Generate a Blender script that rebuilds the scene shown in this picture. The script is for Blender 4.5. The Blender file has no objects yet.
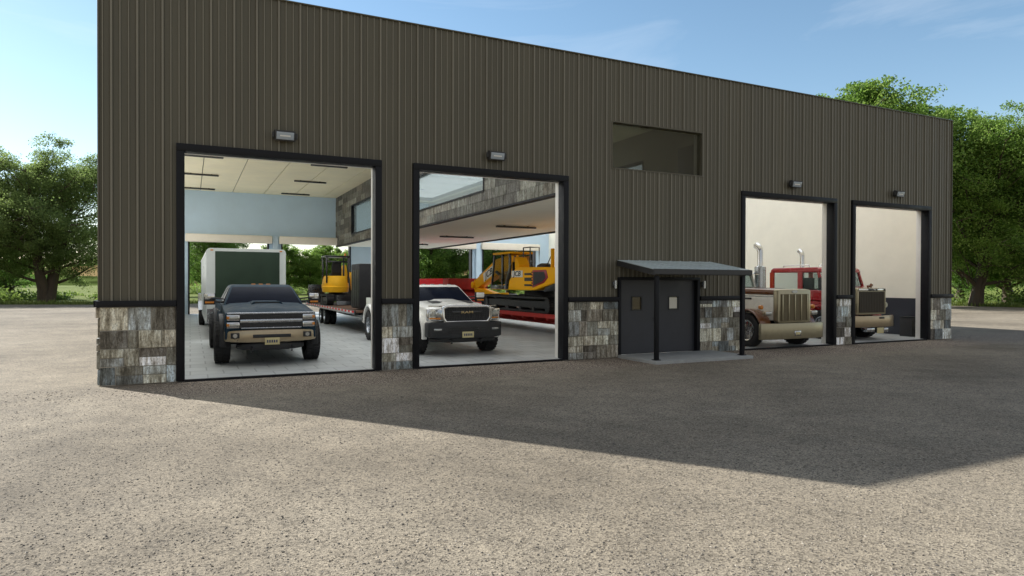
import bpy, bmesh, math, random
from mathutils import Vector, Matrix
R = math.radians
PI = math.pi
rng = random.Random(7)
sc = bpy.context.scene
COL = sc.collection

# ------------------------------------------------------------------ materials
MATS = {}

def nodes_of(name):
    m = bpy.data.materials.new(name)
    m.use_nodes = True
    nt = m.node_tree
    for n in list(nt.nodes):
        nt.nodes.remove(n)
    out = nt.nodes.new('ShaderNodeOutputMaterial')
    bs = nt.nodes.new('ShaderNodeBsdfPrincipled')
    nt.links.new(bs.outputs[0], out.inputs[0])
    MATS[name] = m
    return m, nt, bs, out

def N(nt, typ, **kw):
    n = nt.nodes.new(typ)
    for k, v in kw.items():
        if k.startswith('i_'):
            key = k[2:].replace('_', ' ')
            n.inputs[key].default_value = v
        else:
            setattr(n, k, v)
    return n

def ramp(nt, stops, interp='LINEAR'):
    r = nt.nodes.new('ShaderNodeValToRGB')
    r.color_ramp.interpolation = interp
    els = r.color_ramp.elements
    while len(els) > 1:
        els.remove(els[-1])
    for i, (p, c) in enumerate(stops):
        e = els[0] if i == 0 else els.new(p)
        e.position = p
        e.color = (*c, 1) if len(c) == 3 else c
    return r

def mix(nt, a, b, fac, mode='MIX'):
    n = nt.nodes.new('ShaderNodeMix')
    n.data_type = 'RGBA'
    n.blend_type = mode
    for sock, v in ((n.inputs[0], fac), (n.inputs[6], a), (n.inputs[7], b)):
        if hasattr(v, 'is_linked') or hasattr(v, 'links'):
            nt.links.new(v, sock)
        elif isinstance(v, (int, float)):
            sock.default_value = v
        else:
            sock.default_value = (*v, 1)
    return n.outputs[2]

def pbr(name, col, rough=.5, metal=0., var=.12, scale=3., bump=0., bscale=60., coat=0., spec=None, stretch=(1, 1, 1)):
    """plain surface with a little procedural wear in colour, gloss and relief"""
    m, nt, bs, out = nodes_of(name)
    tc = N(nt, 'ShaderNodeTexCoord')
    mp = N(nt, 'ShaderNodeMapping')
    mp.inputs['Scale'].default_value = stretch
    nt.links.new(tc.outputs['Object'], mp.inputs[0])
    nz = N(nt, 'ShaderNodeTexNoise', i_Scale=scale, i_Detail=6., i_Roughness=.65)
    nt.links.new(mp.outputs[0], nz.inputs['Vector'])
    lo = tuple(c * (1 - var) for c in col)
    hi = tuple(min(1, c * (1 + var)) for c in col)
    rp = ramp(nt, [(.3, lo), (.7, hi)])
    nt.links.new(nz.outputs['Fac'], rp.inputs[0])
    nt.links.new(rp.outputs[0], bs.inputs['Base Color'])
    mr = N(nt, 'ShaderNodeMapRange')
    mr.inputs[1].default_value = .3; mr.inputs[2].default_value = .7
    mr.inputs[3].default_value = max(.02, rough * .8); mr.inputs[4].default_value = min(1, rough * 1.2)
    nt.links.new(nz.outputs['Fac'], mr.inputs[0])
    nt.links.new(mr.outputs[0], bs.inputs['Roughness'])
    bs.inputs['Metallic'].default_value = metal
    bs.inputs['Coat Weight'].default_value = coat
    bs.inputs['Coat Roughness'].default_value = .06
    if spec is not None:
        bs.inputs['Specular IOR Level'].default_value = spec
    if bump:
        n2 = N(nt, 'ShaderNodeTexNoise', i_Scale=bscale, i_Detail=4.)
        nt.links.new(mp.outputs[0], n2.inputs['Vector'])
        b = N(nt, 'ShaderNodeBump', i_Strength=bump, i_Distance=.01)
        nt.links.new(n2.outputs['Fac'], b.inputs['Height'])
        nt.links.new(b.outputs[0], bs.inputs['Normal'])
    return m

def glass(name, col, alpha, rough=.02):
    """window pane: part see-through, part mirror"""
    m, nt, bs, out = nodes_of(name)
    bs.inputs['Base Color'].default_value = (*col, 1)
    bs.inputs['Roughness'].default_value = rough
    bs.inputs['Specular IOR Level'].default_value = .7
    tr = N(nt, 'ShaderNodeBsdfTransparent')
    tr.inputs[0].default_value = (.9, .95, .95, 1)
    mx = N(nt, 'ShaderNodeMixShader')
    mx.inputs[0].default_value = alpha
    nt.links.new(tr.outputs[0], mx.inputs[1])
    nt.links.new(bs.outputs[0], mx.inputs[2])
    nt.links.new(mx.outputs[0], out.inputs[0])
    return m

# building
pbr('siding', (.109, .0995, .072), .42, 0, .12, 1.2, .25, 1.6, stretch=(1, 1, .12), spec=.3)
pbr('siding_rib_highlight', (.205, .187, .145), .38, 0, .10, 1.2, stretch=(1, 1, .12), spec=.4)  # lighter copy of siding: rib highlights put into the colour
pbr('dark_trim', (.011, .0115, .014), .5, 0, .2, 4, spec=.2)
pbr('cream_wall', (.90, .855, .735), .6, 0, .04, 1.5, .08, 30)
pbr('white_jamb', (.84, .81, .75), .5, 0, .04, 2)
pbr('blue_wall', (.50, .64, .77), .6, 0, .05, .8, .08, 20)
pbr('wainscot_dark', (.03, .034, .046), .5, 0, .12, 2)
pbr('ceiling_cream', (.86, .79, .575), .7, 0, .06, .9)
pbr('soffit_cream', (.91, .90, .80), .7, 0, .05, 1.5, stretch=(.3, 4, 1))
pbr('brown_wall', (.30, .27, .215), .7, 0, .08, 1.5)
pbr('mortar', (.42, .39, .33), .9, 0, .15, 9)
pbr('shutter_cream', (.82, .76, .66), .5, 0, .05, 2)
pbr('door_grey', (.037, .040, .049), .42, 0, .12, 3)
pbr('concrete_pad', (.33, .34, .33), .8, 0, .15, 5, .3, 90)
pbr('canopy_blue', (.56, .64, .64), .35, .0, .10, 3)
pbr('fixture_dark', (.035, .035, .036), .5, 0, .2, 6)
pbr('roof_grey', (.25, .25, .25), .8, 0, .15, 1)
glass('window_glass', (.30, .37, .40), .55, .05)
glass('front_glass', (.06, .06, .05), .18, .03)
glass('brown_reflection_glass', (.10, .07, .022), .8, .15)  # brown interior reflection put into the pane colour
glass('lens_glass', (.42, .48, .55), .85, .12)
glass('upper_glass', (.075, .066, .045), .5, .04)
MATS['upper_glass'].node_tree.nodes['Principled BSDF'].inputs['Specular IOR Level'].default_value = .12
# vehicles
pbr('tyre_rubber', (.016, .016, .017), .75, 0, .3, 9, .25, 80)
pbr('black_plastic', (.017, .018, .02), .5, 0, .25, 9, .1, 120)
pbr('black_paint', (.012, .013, .015), .3, 0, .2, 5, coat=.4)
pbr('chrome', (.62, .62, .62), .12, 1, .06, 6)
pbr('bronze_chrome', (.42, .34, .23), .33, .75, .08, 6)
pbr('steel_rim', (.42, .44, .47), .25, 1, .12, 12)
pbr('slate_paint', (.021, .042, .064), .42, 0, .12, 4, spec=.05)
pbr('white_paint', (.88, .87, .83), .3, 0, .04, 3, coat=.5)
pbr('tinted_glass', (.009, .012, .022), .15, 0, .1, 3, spec=.02)
pbr('amber_lens', (.62, .22, .03), .2, 0, .1, 8)
pbr('lamp_lens', (.42, .43, .42), .14, .6, .15, 30)
pbr('plate_yellow', (.60, .52, .27), .5, 0, .1, 30)
pbr('plate_ink', (.06, .07, .12), .5)
pbr('gold_letter', (.45, .34, .17), .35, .6, .1, 20)
pbr('trailer_green', (.022, .040, .026), .5, 0, .15, 2, spec=.2)
pbr('trailer_silver', (.60, .64, .64), .32, .35, .06, 2)
pbr('excavator_yellow', (1.0, .47, .008), .5, 0, .06, 3, .05, 40, spec=.15)
pbr('mini_yellow', (.85, .45, .02), .5, 0, .08, 3, spec=.2)
pbr('track_steel', (.022, .022, .023), .6, .2, .35, 8, .3, 40)
pbr('trailer_red', (.36, .03, .025), .55, 0, .25, 5, spec=.2)
pbr('bright_red', (.80, .008, .02), .55, 0, .08, 4, spec=.15)
pbr('truck_red', (.32, .010, .016), .25, 0, .1, 4, coat=.7)
pbr('truck_cream', (.90, .88, .79), .28, 0, .05, 4, coat=.6)
pbr('truck_brown', (.17, .06, .018), .3, 0, .12, 4, coat=.6)
pbr('mesh_dark', (.05, .04, .027), .6, .2, .25, 30)
pbr('gold_chrome', (.37, .33, .225), .36, .75, .08, 8)
pbr('grille_bronze', (.12, .10, .062), .35, .7, .12, 14)
pbr('decal_white', (.75, .74, .70), .45, 0, .03, 5)
pbr('decal_black', (.015, .015, .015), .45, 0, .1, 5)
pbr('panel_red', (.32, .015, .03), .4, 0, .1, 5)
pbr('wood_deck', (.13, .07, .045), .8, 0, .3, 4, .2, 40, stretch=(6, .6, 1))
pbr('seat_black', (.012, .012, .014), .7)
pbr('cab_orange', (.72, .30, .03), .5, 0, .1, 5)
pbr('bark', (.085, .062, .042), .9, 0, .35, 3, .6, 12, stretch=(1, 1, .25))
glass('cab_glass', (.02, .025, .03), .28, .03)
glass('truck_glass', (.10, .13, .13), .22, .03)

def m_added_panel():  # translucent sheet for the unseen panels added to light the interior
    m, nt, bs, out = nodes_of('added_panel_polycarbonate')
    t = N(nt, 'ShaderNodeBsdfTranslucent')
    t.inputs[0].default_value = (.93, .93, .90, 1)
    nt.links.new(t.outputs[0], out.inputs[0])
m_added_panel()

def m_leaf(name, dark, mid, light):
    m, nt, bs, out = nodes_of(name)
    g = N(nt, 'ShaderNodeNewGeometry')
    tc = N(nt, 'ShaderNodeTexCoord')
    nz = N(nt, 'ShaderNodeTexNoise', i_Scale=.55, i_Detail=2.)
    nt.links.new(tc.outputs['Object'], nz.inputs['Vector'])
    ad = N(nt, 'ShaderNodeMath', operation='MULTIPLY_ADD')
    nt.links.new(g.outputs['Random Per Island'], ad.inputs[0])
    ad.inputs[1].default_value = .5
    sb = N(nt, 'ShaderNodeMath', operation='SUBTRACT')
    nt.links.new(nz.outputs['Fac'], sb.inputs[0]); sb.inputs[1].default_value = .25
    nt.links.new(sb.outputs[0], ad.inputs[2])
    rp = ramp(nt, [(.1, dark), (.5, mid), (.9, light)])
    nt.links.new(ad.outputs[0], rp.inputs[0])
    nt.links.new(rp.outputs[0], bs.inputs['Base Color'])
    bs.inputs['Roughness'].default_value = .55
    t = N(nt, 'ShaderNodeBsdfTranslucent')
    nt.links.new(rp.outputs[0], t.inputs[0])
    mx = N(nt, 'ShaderNodeMixShader'); mx.inputs[0].default_value = .62
    nt.links.new(bs.outputs[0], mx.inputs[1]); nt.links.new(t.outputs[0], mx.inputs[2])
    nt.links.new(mx.outputs[0], out.inputs[0])
m_leaf('leaf_oak', (.10, .155, .05), (.21, .29, .085), (.33, .42, .14))
m_leaf('leaf_bright', (.07, .15, .026), (.20, .33, .055), (.40, .53, .13))
m_leaf('leaf_deep', (.06, .14, .03), (.16, .29, .055), (.30, .44, .10))
m_leaf('leaf_shrub', (.08, .13, .026), (.16, .235, .05), (.26, .32, .09))
m_leaf('grass_blade', (.11, .15, .03), (.19, .24, .05), (.30, .32, .10))

def m_ground():
    m, nt, bs, out = nodes_of('asphalt_gravel')
    g = N(nt, 'ShaderNodeNewGeometry')
    P = g.outputs['Position']
    big = N(nt, 'ShaderNodeTexNoise', i_Scale=.22, i_Detail=5., i_Roughness=.6)
    med = N(nt, 'ShaderNodeTexNoise', i_Scale=1.7, i_Detail=5., i_Roughness=.7)
    fine = N(nt, 'ShaderNodeTexNoise', i_Scale=55., i_Detail=3., i_Roughness=.7)
    vor = N(nt, 'ShaderNodeTexVoronoi', i_Scale=74.)
    vor2 = N(nt, 'ShaderNodeTexVoronoi', i_Scale=38.)
    for n in (big, med, fine, vor, vor2):
        nt.links.new(P, n.inputs['Vector'])
    base = ramp(nt, [(.28, (.160, .137, .106)), (.5, (.252, .219, .172)), (.72, (.318, .280, .223))])
    nt.links.new(big.outputs['Fac'], base.inputs[0])
    m2 = ramp(nt, [(.3, (.80, .80, .80)), (.7, (1.14, 1.13, 1.11))])
    nt.links.new(med.outputs['Fac'], m2.inputs[0])
    c = mix(nt, base.outputs[0], m2.outputs[0], 1., 'MULTIPLY')
    # each pebble its own tone
    sep = N(nt, 'ShaderNodeSeparateColor')
    nt.links.new(vor.outputs['Color'], sep.inputs[0])
    peb = ramp(nt, [(0., (.33, .32, .31)), (.16, (.62, .60, .57)), (.4, (.98, .96, .92)), (.8, (1.18, 1.15, 1.08)), (1., (1.6, 1.55, 1.45))])
    nt.links.new(sep.outputs[0], peb.inputs[0])
    c = mix(nt, c, peb.outputs[0], .85, 'MULTIPLY')
    sep2 = N(nt, 'ShaderNodeSeparateColor')
    nt.links.new(vor2.outputs['Color'], sep2.inputs[0])
    dk = ramp(nt, [(.0, (.42, .41, .40)), (.10, (.5, .5, .5)), (.14, (1, 1, 1))])
    nt.links.new(sep2.outputs[1], dk.inputs[0])
    c = mix(nt, c, dk.outputs[0], .7, 'MULTIPLY')
    # loose brown gravel that lies in a strip along the front wall
    sp = N(nt, 'ShaderNodeSeparateXYZ')
    nt.links.new(P, sp.inputs[0])
    ma = N(nt, 'ShaderNodeMath', operation='MULTIPLY_ADD')
    nt.links.new(med.outputs['Fac'], ma.inputs[0]); ma.inputs[1].default_value = 1.6
    nt.links.new(sp.outputs['Y'], ma.inputs[2])
    mr = N(nt, 'ShaderNodeMapRange', interpolation_type='SMOOTHSTEP')
    mr.inputs[1].default_value = -1.25; mr.inputs[2].default_value = -.65
    nt.links.new(ma.outputs[0], mr.inputs[0])
    m4 = N(nt, 'ShaderNodeMapRange', interpolation_type='SMOOTHSTEP')   # nothing behind the wall line
    m4.inputs[1].default_value = 2.2; m4.inputs[2].default_value = 1.2
    nt.links.new(ma.outputs[0], m4.inputs[0])
    m5 = N(nt, 'ShaderNodeMath', operation='MULTIPLY')
    nt.links.new(mr.outputs[0], m5.inputs[0]); nt.links.new(m4.outputs[0], m5.inputs[1])
    gx = N(nt, 'ShaderNodeMapRange', interpolation_type='SMOOTHSTEP')
    gx.inputs[1].default_value = -1.6; gx.inputs[2].default_value = -.2
    nt.links.new(sp.outputs['X'], gx.inputs[0])
    m6 = N(nt, 'ShaderNodeMath', operation='MULTIPLY')
    nt.links.new(m5.outputs[0], m6.inputs[0]); nt.links.new(gx.outputs[0], m6.inputs[1])
    gr = ramp(nt, [(0., (.045, .036, .028)), (.3, (.12, .094, .07)), (.7, (.25, .20, .15)), (1., (.60, .52, .42))])
    nt.links.new(sep.outputs[2], gr.inputs[0])
    c = mix(nt, c, gr.outputs[0], m6.outputs[0])
    nt.links.new(c, bs.inputs['Base Color'])
    bs.inputs['Roughness'].default_value = .93
    bs.inputs['Specular IOR Level'].default_value = .25
    h = mix(nt, vor.outputs['Distance'], fine.outputs['Fac'], .5)
    b = N(nt, 'ShaderNodeBump', i_Strength=.55, i_Distance=.012)
    nt.links.new(h, b.inputs['Height'])
    nt.links.new(b.outputs[0], bs.inputs['Normal'])
m_ground()

def m_grass():
    m, nt, bs, out = nodes_of('grass_ground')
    g = N(nt, 'ShaderNodeNewGeometry')
    a = N(nt, 'ShaderNodeTexNoise', i_Scale=.12, i_Detail=6., i_Roughness=.65)
    b = N(nt, 'ShaderNodeTexNoise', i_Scale=2.5, i_Detail=5., i_Roughness=.75)
    nt.links.new(g.outputs['Position'], a.inputs['Vector']); nt.links.new(g.outputs['Position'], b.inputs['Vector'])
    r1 = ramp(nt, [(.3, (.10, .14, .03)), (.55, (.165, .20, .042)), (.75, (.25, .24, .08))])
    nt.links.new(a.outputs['Fac'], r1.inputs[0])
    r2 = ramp(nt, [(.3, (.6, .6, .6)), (.7, (1.3, 1.3, 1.2))])
    nt.links.new(b.outputs['Fac'], r2.inputs[0])
    nt.links.new(mix(nt, r1.outputs[0], r2.outputs[0], 1., 'MULTIPLY'), bs.inputs['Base Color'])
    bs.inputs['Roughness'].default_value = .95
    bs.inputs['Specular IOR Level'].default_value = .1
    bp = N(nt, 'ShaderNodeBump', i_Strength=.8, i_Distance=.15)
    nt.links.new(b.outputs['Fac'], bp.inputs['Height']); nt.links.new(bp.outputs[0], bs.inputs['Normal'])
m_grass()

def m_hill():
    m, nt, bs, out = nodes_of('hill_fields')
    g = N(nt, 'ShaderNodeNewGeometry')
    v = N(nt, 'ShaderNodeTexVoronoi', i_Scale=.012)
    nz = N(nt, 'ShaderNodeTexNoise', i_Scale=.04, i_Detail=6.)
    nt.links.new(g.outputs['Position'], v.inputs['Vector']); nt.links.new(g.outputs['Position'], nz.inputs['Vector'])
    s = N(nt, 'ShaderNodeSeparateColor'); nt.links.new(v.outputs['Color'], s.inputs[0])
    r = ramp(nt, [(.0, (.06, .09, .025)), (.3, (.09, .12, .035)), (.55, (.22, .16, .07)), (.8, (.28, .20, .10)), (1, (.10, .12, .04))])
    nt.links.new(s.outputs[0], r.inputs[0])
    r2 = ramp(nt, [(.4, (.055, .085, .02)), (.55, (1, 1, 1))])
    nt.links.new(nz.outputs['Fac'], r2.inputs[0])
    nt.links.new(mix(nt, r.outputs[0], r2.outputs[0], .6, 'MULTIPLY'), bs.inputs['Base Color'])
    bs.inputs['Roughness'].default_value = 1.
    bs.inputs['Specular IOR Level'].default_value = 0.
m_hill()

def m_floor():
    m, nt, bs, out = nodes_of('paver_floor')
    g = N(nt, 'ShaderNodeNewGeometry')
    br = N(nt, 'ShaderNodeTexBrick')
    br.inputs['Scale'].default_value = 1.
    br.inputs['Brick Width'].default_value = .62; br.inputs['Row Height'].default_value = .62
    br.inputs['Mortar Size'].default_value = .016; br.inputs['Mortar Smooth'].default_value = .3
    br.inputs['Color1'].default_value = (.42, .44, .44, 1); br.inputs['Color2'].default_value = (.49, .51, .51, 1)
    br.inputs['Mortar'].default_value = (.27, .285, .29, 1)
    nt.links.new(g.outputs['Position'], br.inputs['Vector'])
    nz = N(nt, 'ShaderNodeTexNoise', i_Scale=.9, i_Detail=6., i_Roughness=.7)
    nt.links.new(g.outputs['Position'], nz.inputs['Vector'])
    r = ramp(nt, [(.3, (.82, .82, .82)), (.7, (1.08, 1.08, 1.07))])
    nt.links.new(nz.outputs['Fac'], r.inputs[0])
    nt.links.new(mix(nt, br.outputs['Color'], r.outputs[0], 1., 'MULTIPLY'), bs.inputs['Base Color'])
    bs.inputs['Roughness'].default_value = .5
    b = N(nt, 'ShaderNodeBump', i_Strength=.3, i_Distance=.004); b.invert = True
    nt.links.new(br.outputs['Fac'], b.inputs['Height']); nt.links.new(b.outputs[0], bs.inputs['Normal'])
m_floor()

def m_stone(name, tint, attr=True):
    """split stone: tone of each block from the mesh, weather streaks and grain from noise"""
    m, nt, bs, out = nodes_of(name)
    at = N(nt, 'ShaderNodeAttribute', attribute_name='tone')
    g = N(nt, 'ShaderNodeNewGeometry')
    mp = N(nt, 'ShaderNodeMapping'); mp.inputs['Scale'].default_value = (15, 15, 2.2)
    nt.links.new(g.outputs['Position'], mp.inputs[0])
    nz = N(nt, 'ShaderNodeTexNoise', i_Scale=1., i_Detail=5., i_Roughness=.7)
    nt.links.new(mp.outputs[0], nz.inputs['Vector'])
    r = ramp(nt, [(.26, (.15, .14, .125)), (.41, (.50, .475, .43)), (.52, (.98, .97, .94)), (.60, (1.15, 1.2, 1.26)), (.72, (2.1, 2.12, 2.1))])
    nt.links.new(nz.outputs['Fac'], r.inputs[0])
    c = mix(nt, at.outputs['Color'], r.outputs[0], 1., 'MULTIPLY')
    n2 = N(nt, 'ShaderNodeTexNoise', i_Scale=7., i_Detail=6., i_Roughness=.7)
    nt.links.new(g.outputs['Position'], n2.inputs['Vector'])
    r2 = ramp(nt, [(.33, (.52, .485, .43)), (.50, (1, 1, 1))])
    nt.links.new(n2.outputs['Fac'], r2.inputs[0])
    c = mix(nt, c, r2.outputs[0], .7, 'MULTIPLY')
    n3 = N(nt, 'ShaderNodeTexNoise', i_Scale=42., i_Detail=5., i_Roughness=.8)
    mp3 = N(nt, 'ShaderNodeMapping'); mp3.inputs['Scale'].default_value = (1, 1, .45)
    nt.links.new(g.outputs['Position'], mp3.inputs[0]); nt.links.new(mp3.outputs[0], n3.inputs['Vector'])
    r3 = ramp(nt, [(.36, (.40, .38, .35)), (.50, (1, 1, 1)), (.66, (1.5, 1.5, 1.48))])
    nt.links.new(n3.outputs['Fac'], r3.inputs[0])
    c = mix(nt, c, r3.outputs[0], .85, 'MULTIPLY')
    c = mix(nt, c, tint, 1., 'MULTIPLY')
    nt.links.new(c, bs.inputs['Base Color'])
    bs.inputs['Roughness'].default_value = .85
    b = N(nt, 'ShaderNodeBump', i_Strength=.7, i_Distance=.02)
    nt.links.new(nz.outputs['Fac'], b.inputs['Height']); nt.links.new(b.outputs[0], bs.inputs['Normal'])
m_stone('ashlar_stone', (1, 1, 1))
m_stone('grey_tile_stone', (1, 1, 1))

# ------------------------------------------------------------------ mesh helpers
class MB:
    def __init__(s):
        s.v = []; s.f = []; s.tone = []
    def add(s, vs, fs, tone=None):
        o = len(s.v)
        s.v += [tuple(v) for v in vs]
        s.f += [tuple(i + o for i in f) for f in fs]
        s.tone += [tone] * len(fs)
        return s
    def box(s, x0, x1, y0, y1, z0, z1, tone=None):
        vs = [(x, y, z) for z in (z0, z1) for y in (y0, y1) for x in (x0, x1)]
        return s.add(vs, [(0, 2, 3, 1), (4, 5, 7, 6), (0, 1, 5, 4), (2, 6, 7, 3), (0, 4, 6, 2), (1, 3, 7, 5)], tone)
    def cbox(s, c, d, rot=None):
        vs = []
        for z in (-.5, .5):
            for y in (-.5, .5):
                for x in (-.5, .5):
                    v = Vector((x * d[0], y * d[1], z * d[2]))
                    if rot is not None: v = rot @ v
                    vs.append(Vector(c) + v)
        return s.add(vs, [(0, 2, 3, 1), (4, 5, 7, 6), (0, 1, 5, 4), (2, 6, 7, 3), (0, 4, 6, 2), (1, 3, 7, 5)])
    def prism(s, poly, axis, a, b):
        """extrude a 2D polygon; axis 'x': poly is (y,z); 'y': (x,z); 'z': (x,y)"""
        def P(p, t):
            return {'x': (t, p[0], p[1]), 'y': (p[0], t, p[1]), 'z': (p[0], p[1], t)}[axis]
        n = len(poly)
        vs = [P(p, a) for p in poly] + [P(p, b) for p in poly]
        fs = [tuple(range(n))[::-1], tuple(range(n, 2 * n))]
        fs += [(i, (i + 1) % n, n + (i + 1) % n, n + i) for i in range(n)]
        return s.add(vs, fs)
    def loft(s, secs, cap=True, closed=True):
        n = len(secs[0]); vs = [p for q in secs for p in q]; fs = []
        for k in range(len(secs) - 1):
            for i in range(n if closed else n - 1):
                j = (i + 1) % n
                fs.append((k * n + i, k * n + j, (k + 1) * n + j, (k + 1) * n + i))
        if cap:
            fs.append(tuple(range(n))[::-1]); fs.append(tuple(range((len(secs) - 1) * n, len(secs) * n)))
        return s.add(vs, fs)
    def tube(s, pts, r, n=10, cap=True):
        pts = [Vector(p) for p in pts]
        rs = r if isinstance(r, (list, tuple)) else [r] * len(pts)
        secs = []
        up = None
        for i, p in enumerate(pts):
            d = (pts[min(i + 1, len(pts) - 1)] - pts[max(i - 1, 0)]).normalized()
            if up is None:
                up = Vector((0, 0, 1)) if abs(d.z) < .9 else Vector((1, 0, 0))
            a = d.cross(up).normalized(); b = d.cross(a).normalized(); up = b.cross(d) * -1 if False else up
            secs.append([p + (a * math.cos(2 * PI * k / n) + b * math.sin(2 * PI * k / n)) * rs[i] for k in range(n)])
        return s.loft(secs, cap)
    def lathe(s, prof, c, axis='x', n=32, closed=False):
        """prof: (along, radius) pairs"""
        secs = []
        for a, r in prof:
            q = []
            for k in range(n):
                u, w = r * math.cos(2 * PI * k / n), r * math.sin(2 * PI * k / n)
                q.append({'x': (c[0] + a, c[1] + u, c[2] + w), 'y': (c[0] + w, c[1] + a, c[2] + u), 'z': (c[0] + u, c[1] + w, c[2] + a)}[axis])
            secs.append(q)
        return s.loft(secs, not closed)
    def quad(s, a, b, c, d, tone=None):
        return s.add([a, b, c, d], [(0, 1, 2, 3)], tone)
    def move(s, fn):
        s.v = [tuple(fn(Vector(v))) for v in s.v]
        return s

def part(name, mb, mat, parent=None, bevel=0., seg=2, smooth=True, ang=38, fix=True):
    me = bpy.data.meshes.new(name)
    bm = bmesh.new()
    vs = [bm.verts.new(v) for v in mb.v]
    lay = bm.loops.layers.color.new('tone') if any(t is not None for t in mb.tone) else None
    for f, t in zip(mb.f, mb.tone):
        try:
            fc = bm.faces.new([vs[i] for i in f])
        except ValueError:
            continue
        if lay is not None:
            for l in fc.loops: l[lay] = (*(t or (.5, .5, .5)), 1)
    if fix:
        bmesh.ops.recalc_face_normals(bm, faces=bm.faces)
    if bevel:
        es = [e for e in bm.edges if len(e.link_faces) == 2 and e.calc_face_angle(0) > R(28)]
        bmesh.ops.bevel(bm, geom=es, offset=bevel, segments=seg, affect='EDGES', clamp_overlap=True, profile=.5)
    if smooth:
        for f in bm.faces: f.smooth = True
        for e in bm.edges:
            if len(e.link_faces) == 2 and e.calc_face_angle(0) > R(ang): e.smooth = False
    bm.to_mesh(me); bm.free()
    o = bpy.data.objects.new(name, me)
    me.materials.append(MATS[mat])
    COL.objects.link(o)
    if parent is not None: o.parent = parent
    return o

def tag(o, label, cat, group=None, kind=None):
    o['label'] = label; o['category'] = cat
    if group: o['group'] = group
    if kind: o['kind'] = kind
    return o

def thing(name, label, cat, loc=(0, 0, 0), rz=0., group=None):
    o = bpy.data.objects.new(name, None)
    o.empty_display_size = .2
    COL.objects.link(o)
    o.location = loc; o.rotation_euler = (0, 0, rz)
    return tag(o, label, cat, group)

def structure(name, mb, mat, **kw):
    o = part(name, mb, mat, **kw); o['kind'] = 'structure'
    return o

def text(name, body, size, mat, parent, M, depth=.006, shear=0., sx=1.):
    cu = bpy.data.curves.new(name, 'FONT')
    cu.body = body; cu.size = size; cu.extrude = depth; cu.align_x = 'CENTER'; cu.align_y = 'CENTER'; cu.shear = shear
    cu.offset = size * .02
    t = bpy.data.objects.new(name, cu); COL.objects.link(t)
    dg = bpy.context.evaluated_depsgraph_get()
    me = bpy.data.meshes.new_from_object(t.evaluated_get(dg))
    bpy.data.objects.remove(t); bpy.data.curves.remove(cu)
    me.transform(M @ Matrix.Diagonal((sx, 1, 1, 1)))
    me.materials.clear(); me.materials.append(MATS[mat])
    o = bpy.data.objects.new(name, me); COL.objects.link(o); o.parent = parent
    return o

# text lying in a plane facing -y (read from the front) or -x (read from the left side)
FACE_FRONT = Matrix.Rotation(PI / 2, 4, 'X')
FACE_LEFT = Matrix.Rotation(-PI / 2, 4, 'Z') @ Matrix.Rotation(PI / 2, 4, 'X')

def rrect(w, z0, z1, r, y, n=4, cx=0.):
    """rounded rectangle in xz at depth y"""
    pts = []
    for (sx, sz, a0) in ((1, 1, 0), (-1, 1, 90), (-1, -1, 180), (1, -1, 270)):
        px = cx + sx * (w - r); pz = (z1 - r) if sz > 0 else (z0 + r)
        for k in range(n + 1):
            a = R(a0 + 90 * k / n)
            pts.append((px + r * math.cos(a), y, pz + r * math.sin(a)))
    return pts

def arc(cy, cz, r, a0, a1, n):
    return [(cy + r * math.cos(R(a0 + (a1 - a0) * k / n)), cz + r * math.sin(R(a0 + (a1 - a0) * k / n))) for k in range(n + 1)]

# ------------------------------------------------------------------ measures of the building (metres)
XL, XR = -1.466, 23.638
H_TOP, H_DOOR, H_TRIM = 7.515, 4.50, 1.547
DOORS = [(-.232, 3.679), (4.375, 8.295), (13.93, 17.833), (18.543, 22.463)]
ENT = (9.78, 12.44, 2.05)           # entrance frame outer edges and top
WIN = (9.58, 12.56, 4.79, 6.0)      # upper window
YB = 28.                            # inside face of the back wall
ZF = .04                            # floor
ZC = 7.12                           # ceiling
MX0, MX1, MZ = 8.2, 14.4, 4.13      # mezzanine walls and underside
BACK = [(-.11, 4.24), (4.93, 9.1), (13.4, 17.35), (18.1, 22.25)]
FR = .14                            # frame face width

def cells(x0, x1, z0, z1, holes):
    """the wall rectangle less its holes, as rectangles"""
    xs = sorted({x0, x1, *[h[0] for h in holes], *[h[1] for h in holes]})
    xs = [x for x in xs if x0 <= x <= x1]
    res = []
    for a, b in zip(xs, xs[1:]):
        hs = sorted([(h[2], h[3]) for h in holes if h[0] <= a + 1e-6 and h[1] >= b - 1e-6])
        z = z0
        for (p, q) in hs:
            if p > z + 1e-6: res.append((a, b, z, p))
            z = max(z, q)
        if z < z1 - 1e-6: res.append((a, b, z, z1))
    return res

B = thing('garage_building', 'large brown ribbed metal garage building with stone base and four open bay doors', 'building', (0, 0, 0))

# --- front wall core and its openings
holes = [(a + .02, b - .02, -1, H_DOOR - .02) for a, b in DOORS] + [(ENT[0] + .02, ENT[1] - .02, -1, ENT[2] - .02), (WIN[0], WIN[1], WIN[2], WIN[3])]
mb = MB()
for a, b, p, q in cells(XL + .02, XR - .02, .0, H_TOP - .05, holes):
    mb.box(a, b, .012, .36, p, q)
part('front_wall', mb, 'cream_wall', B, smooth=False)

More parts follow.
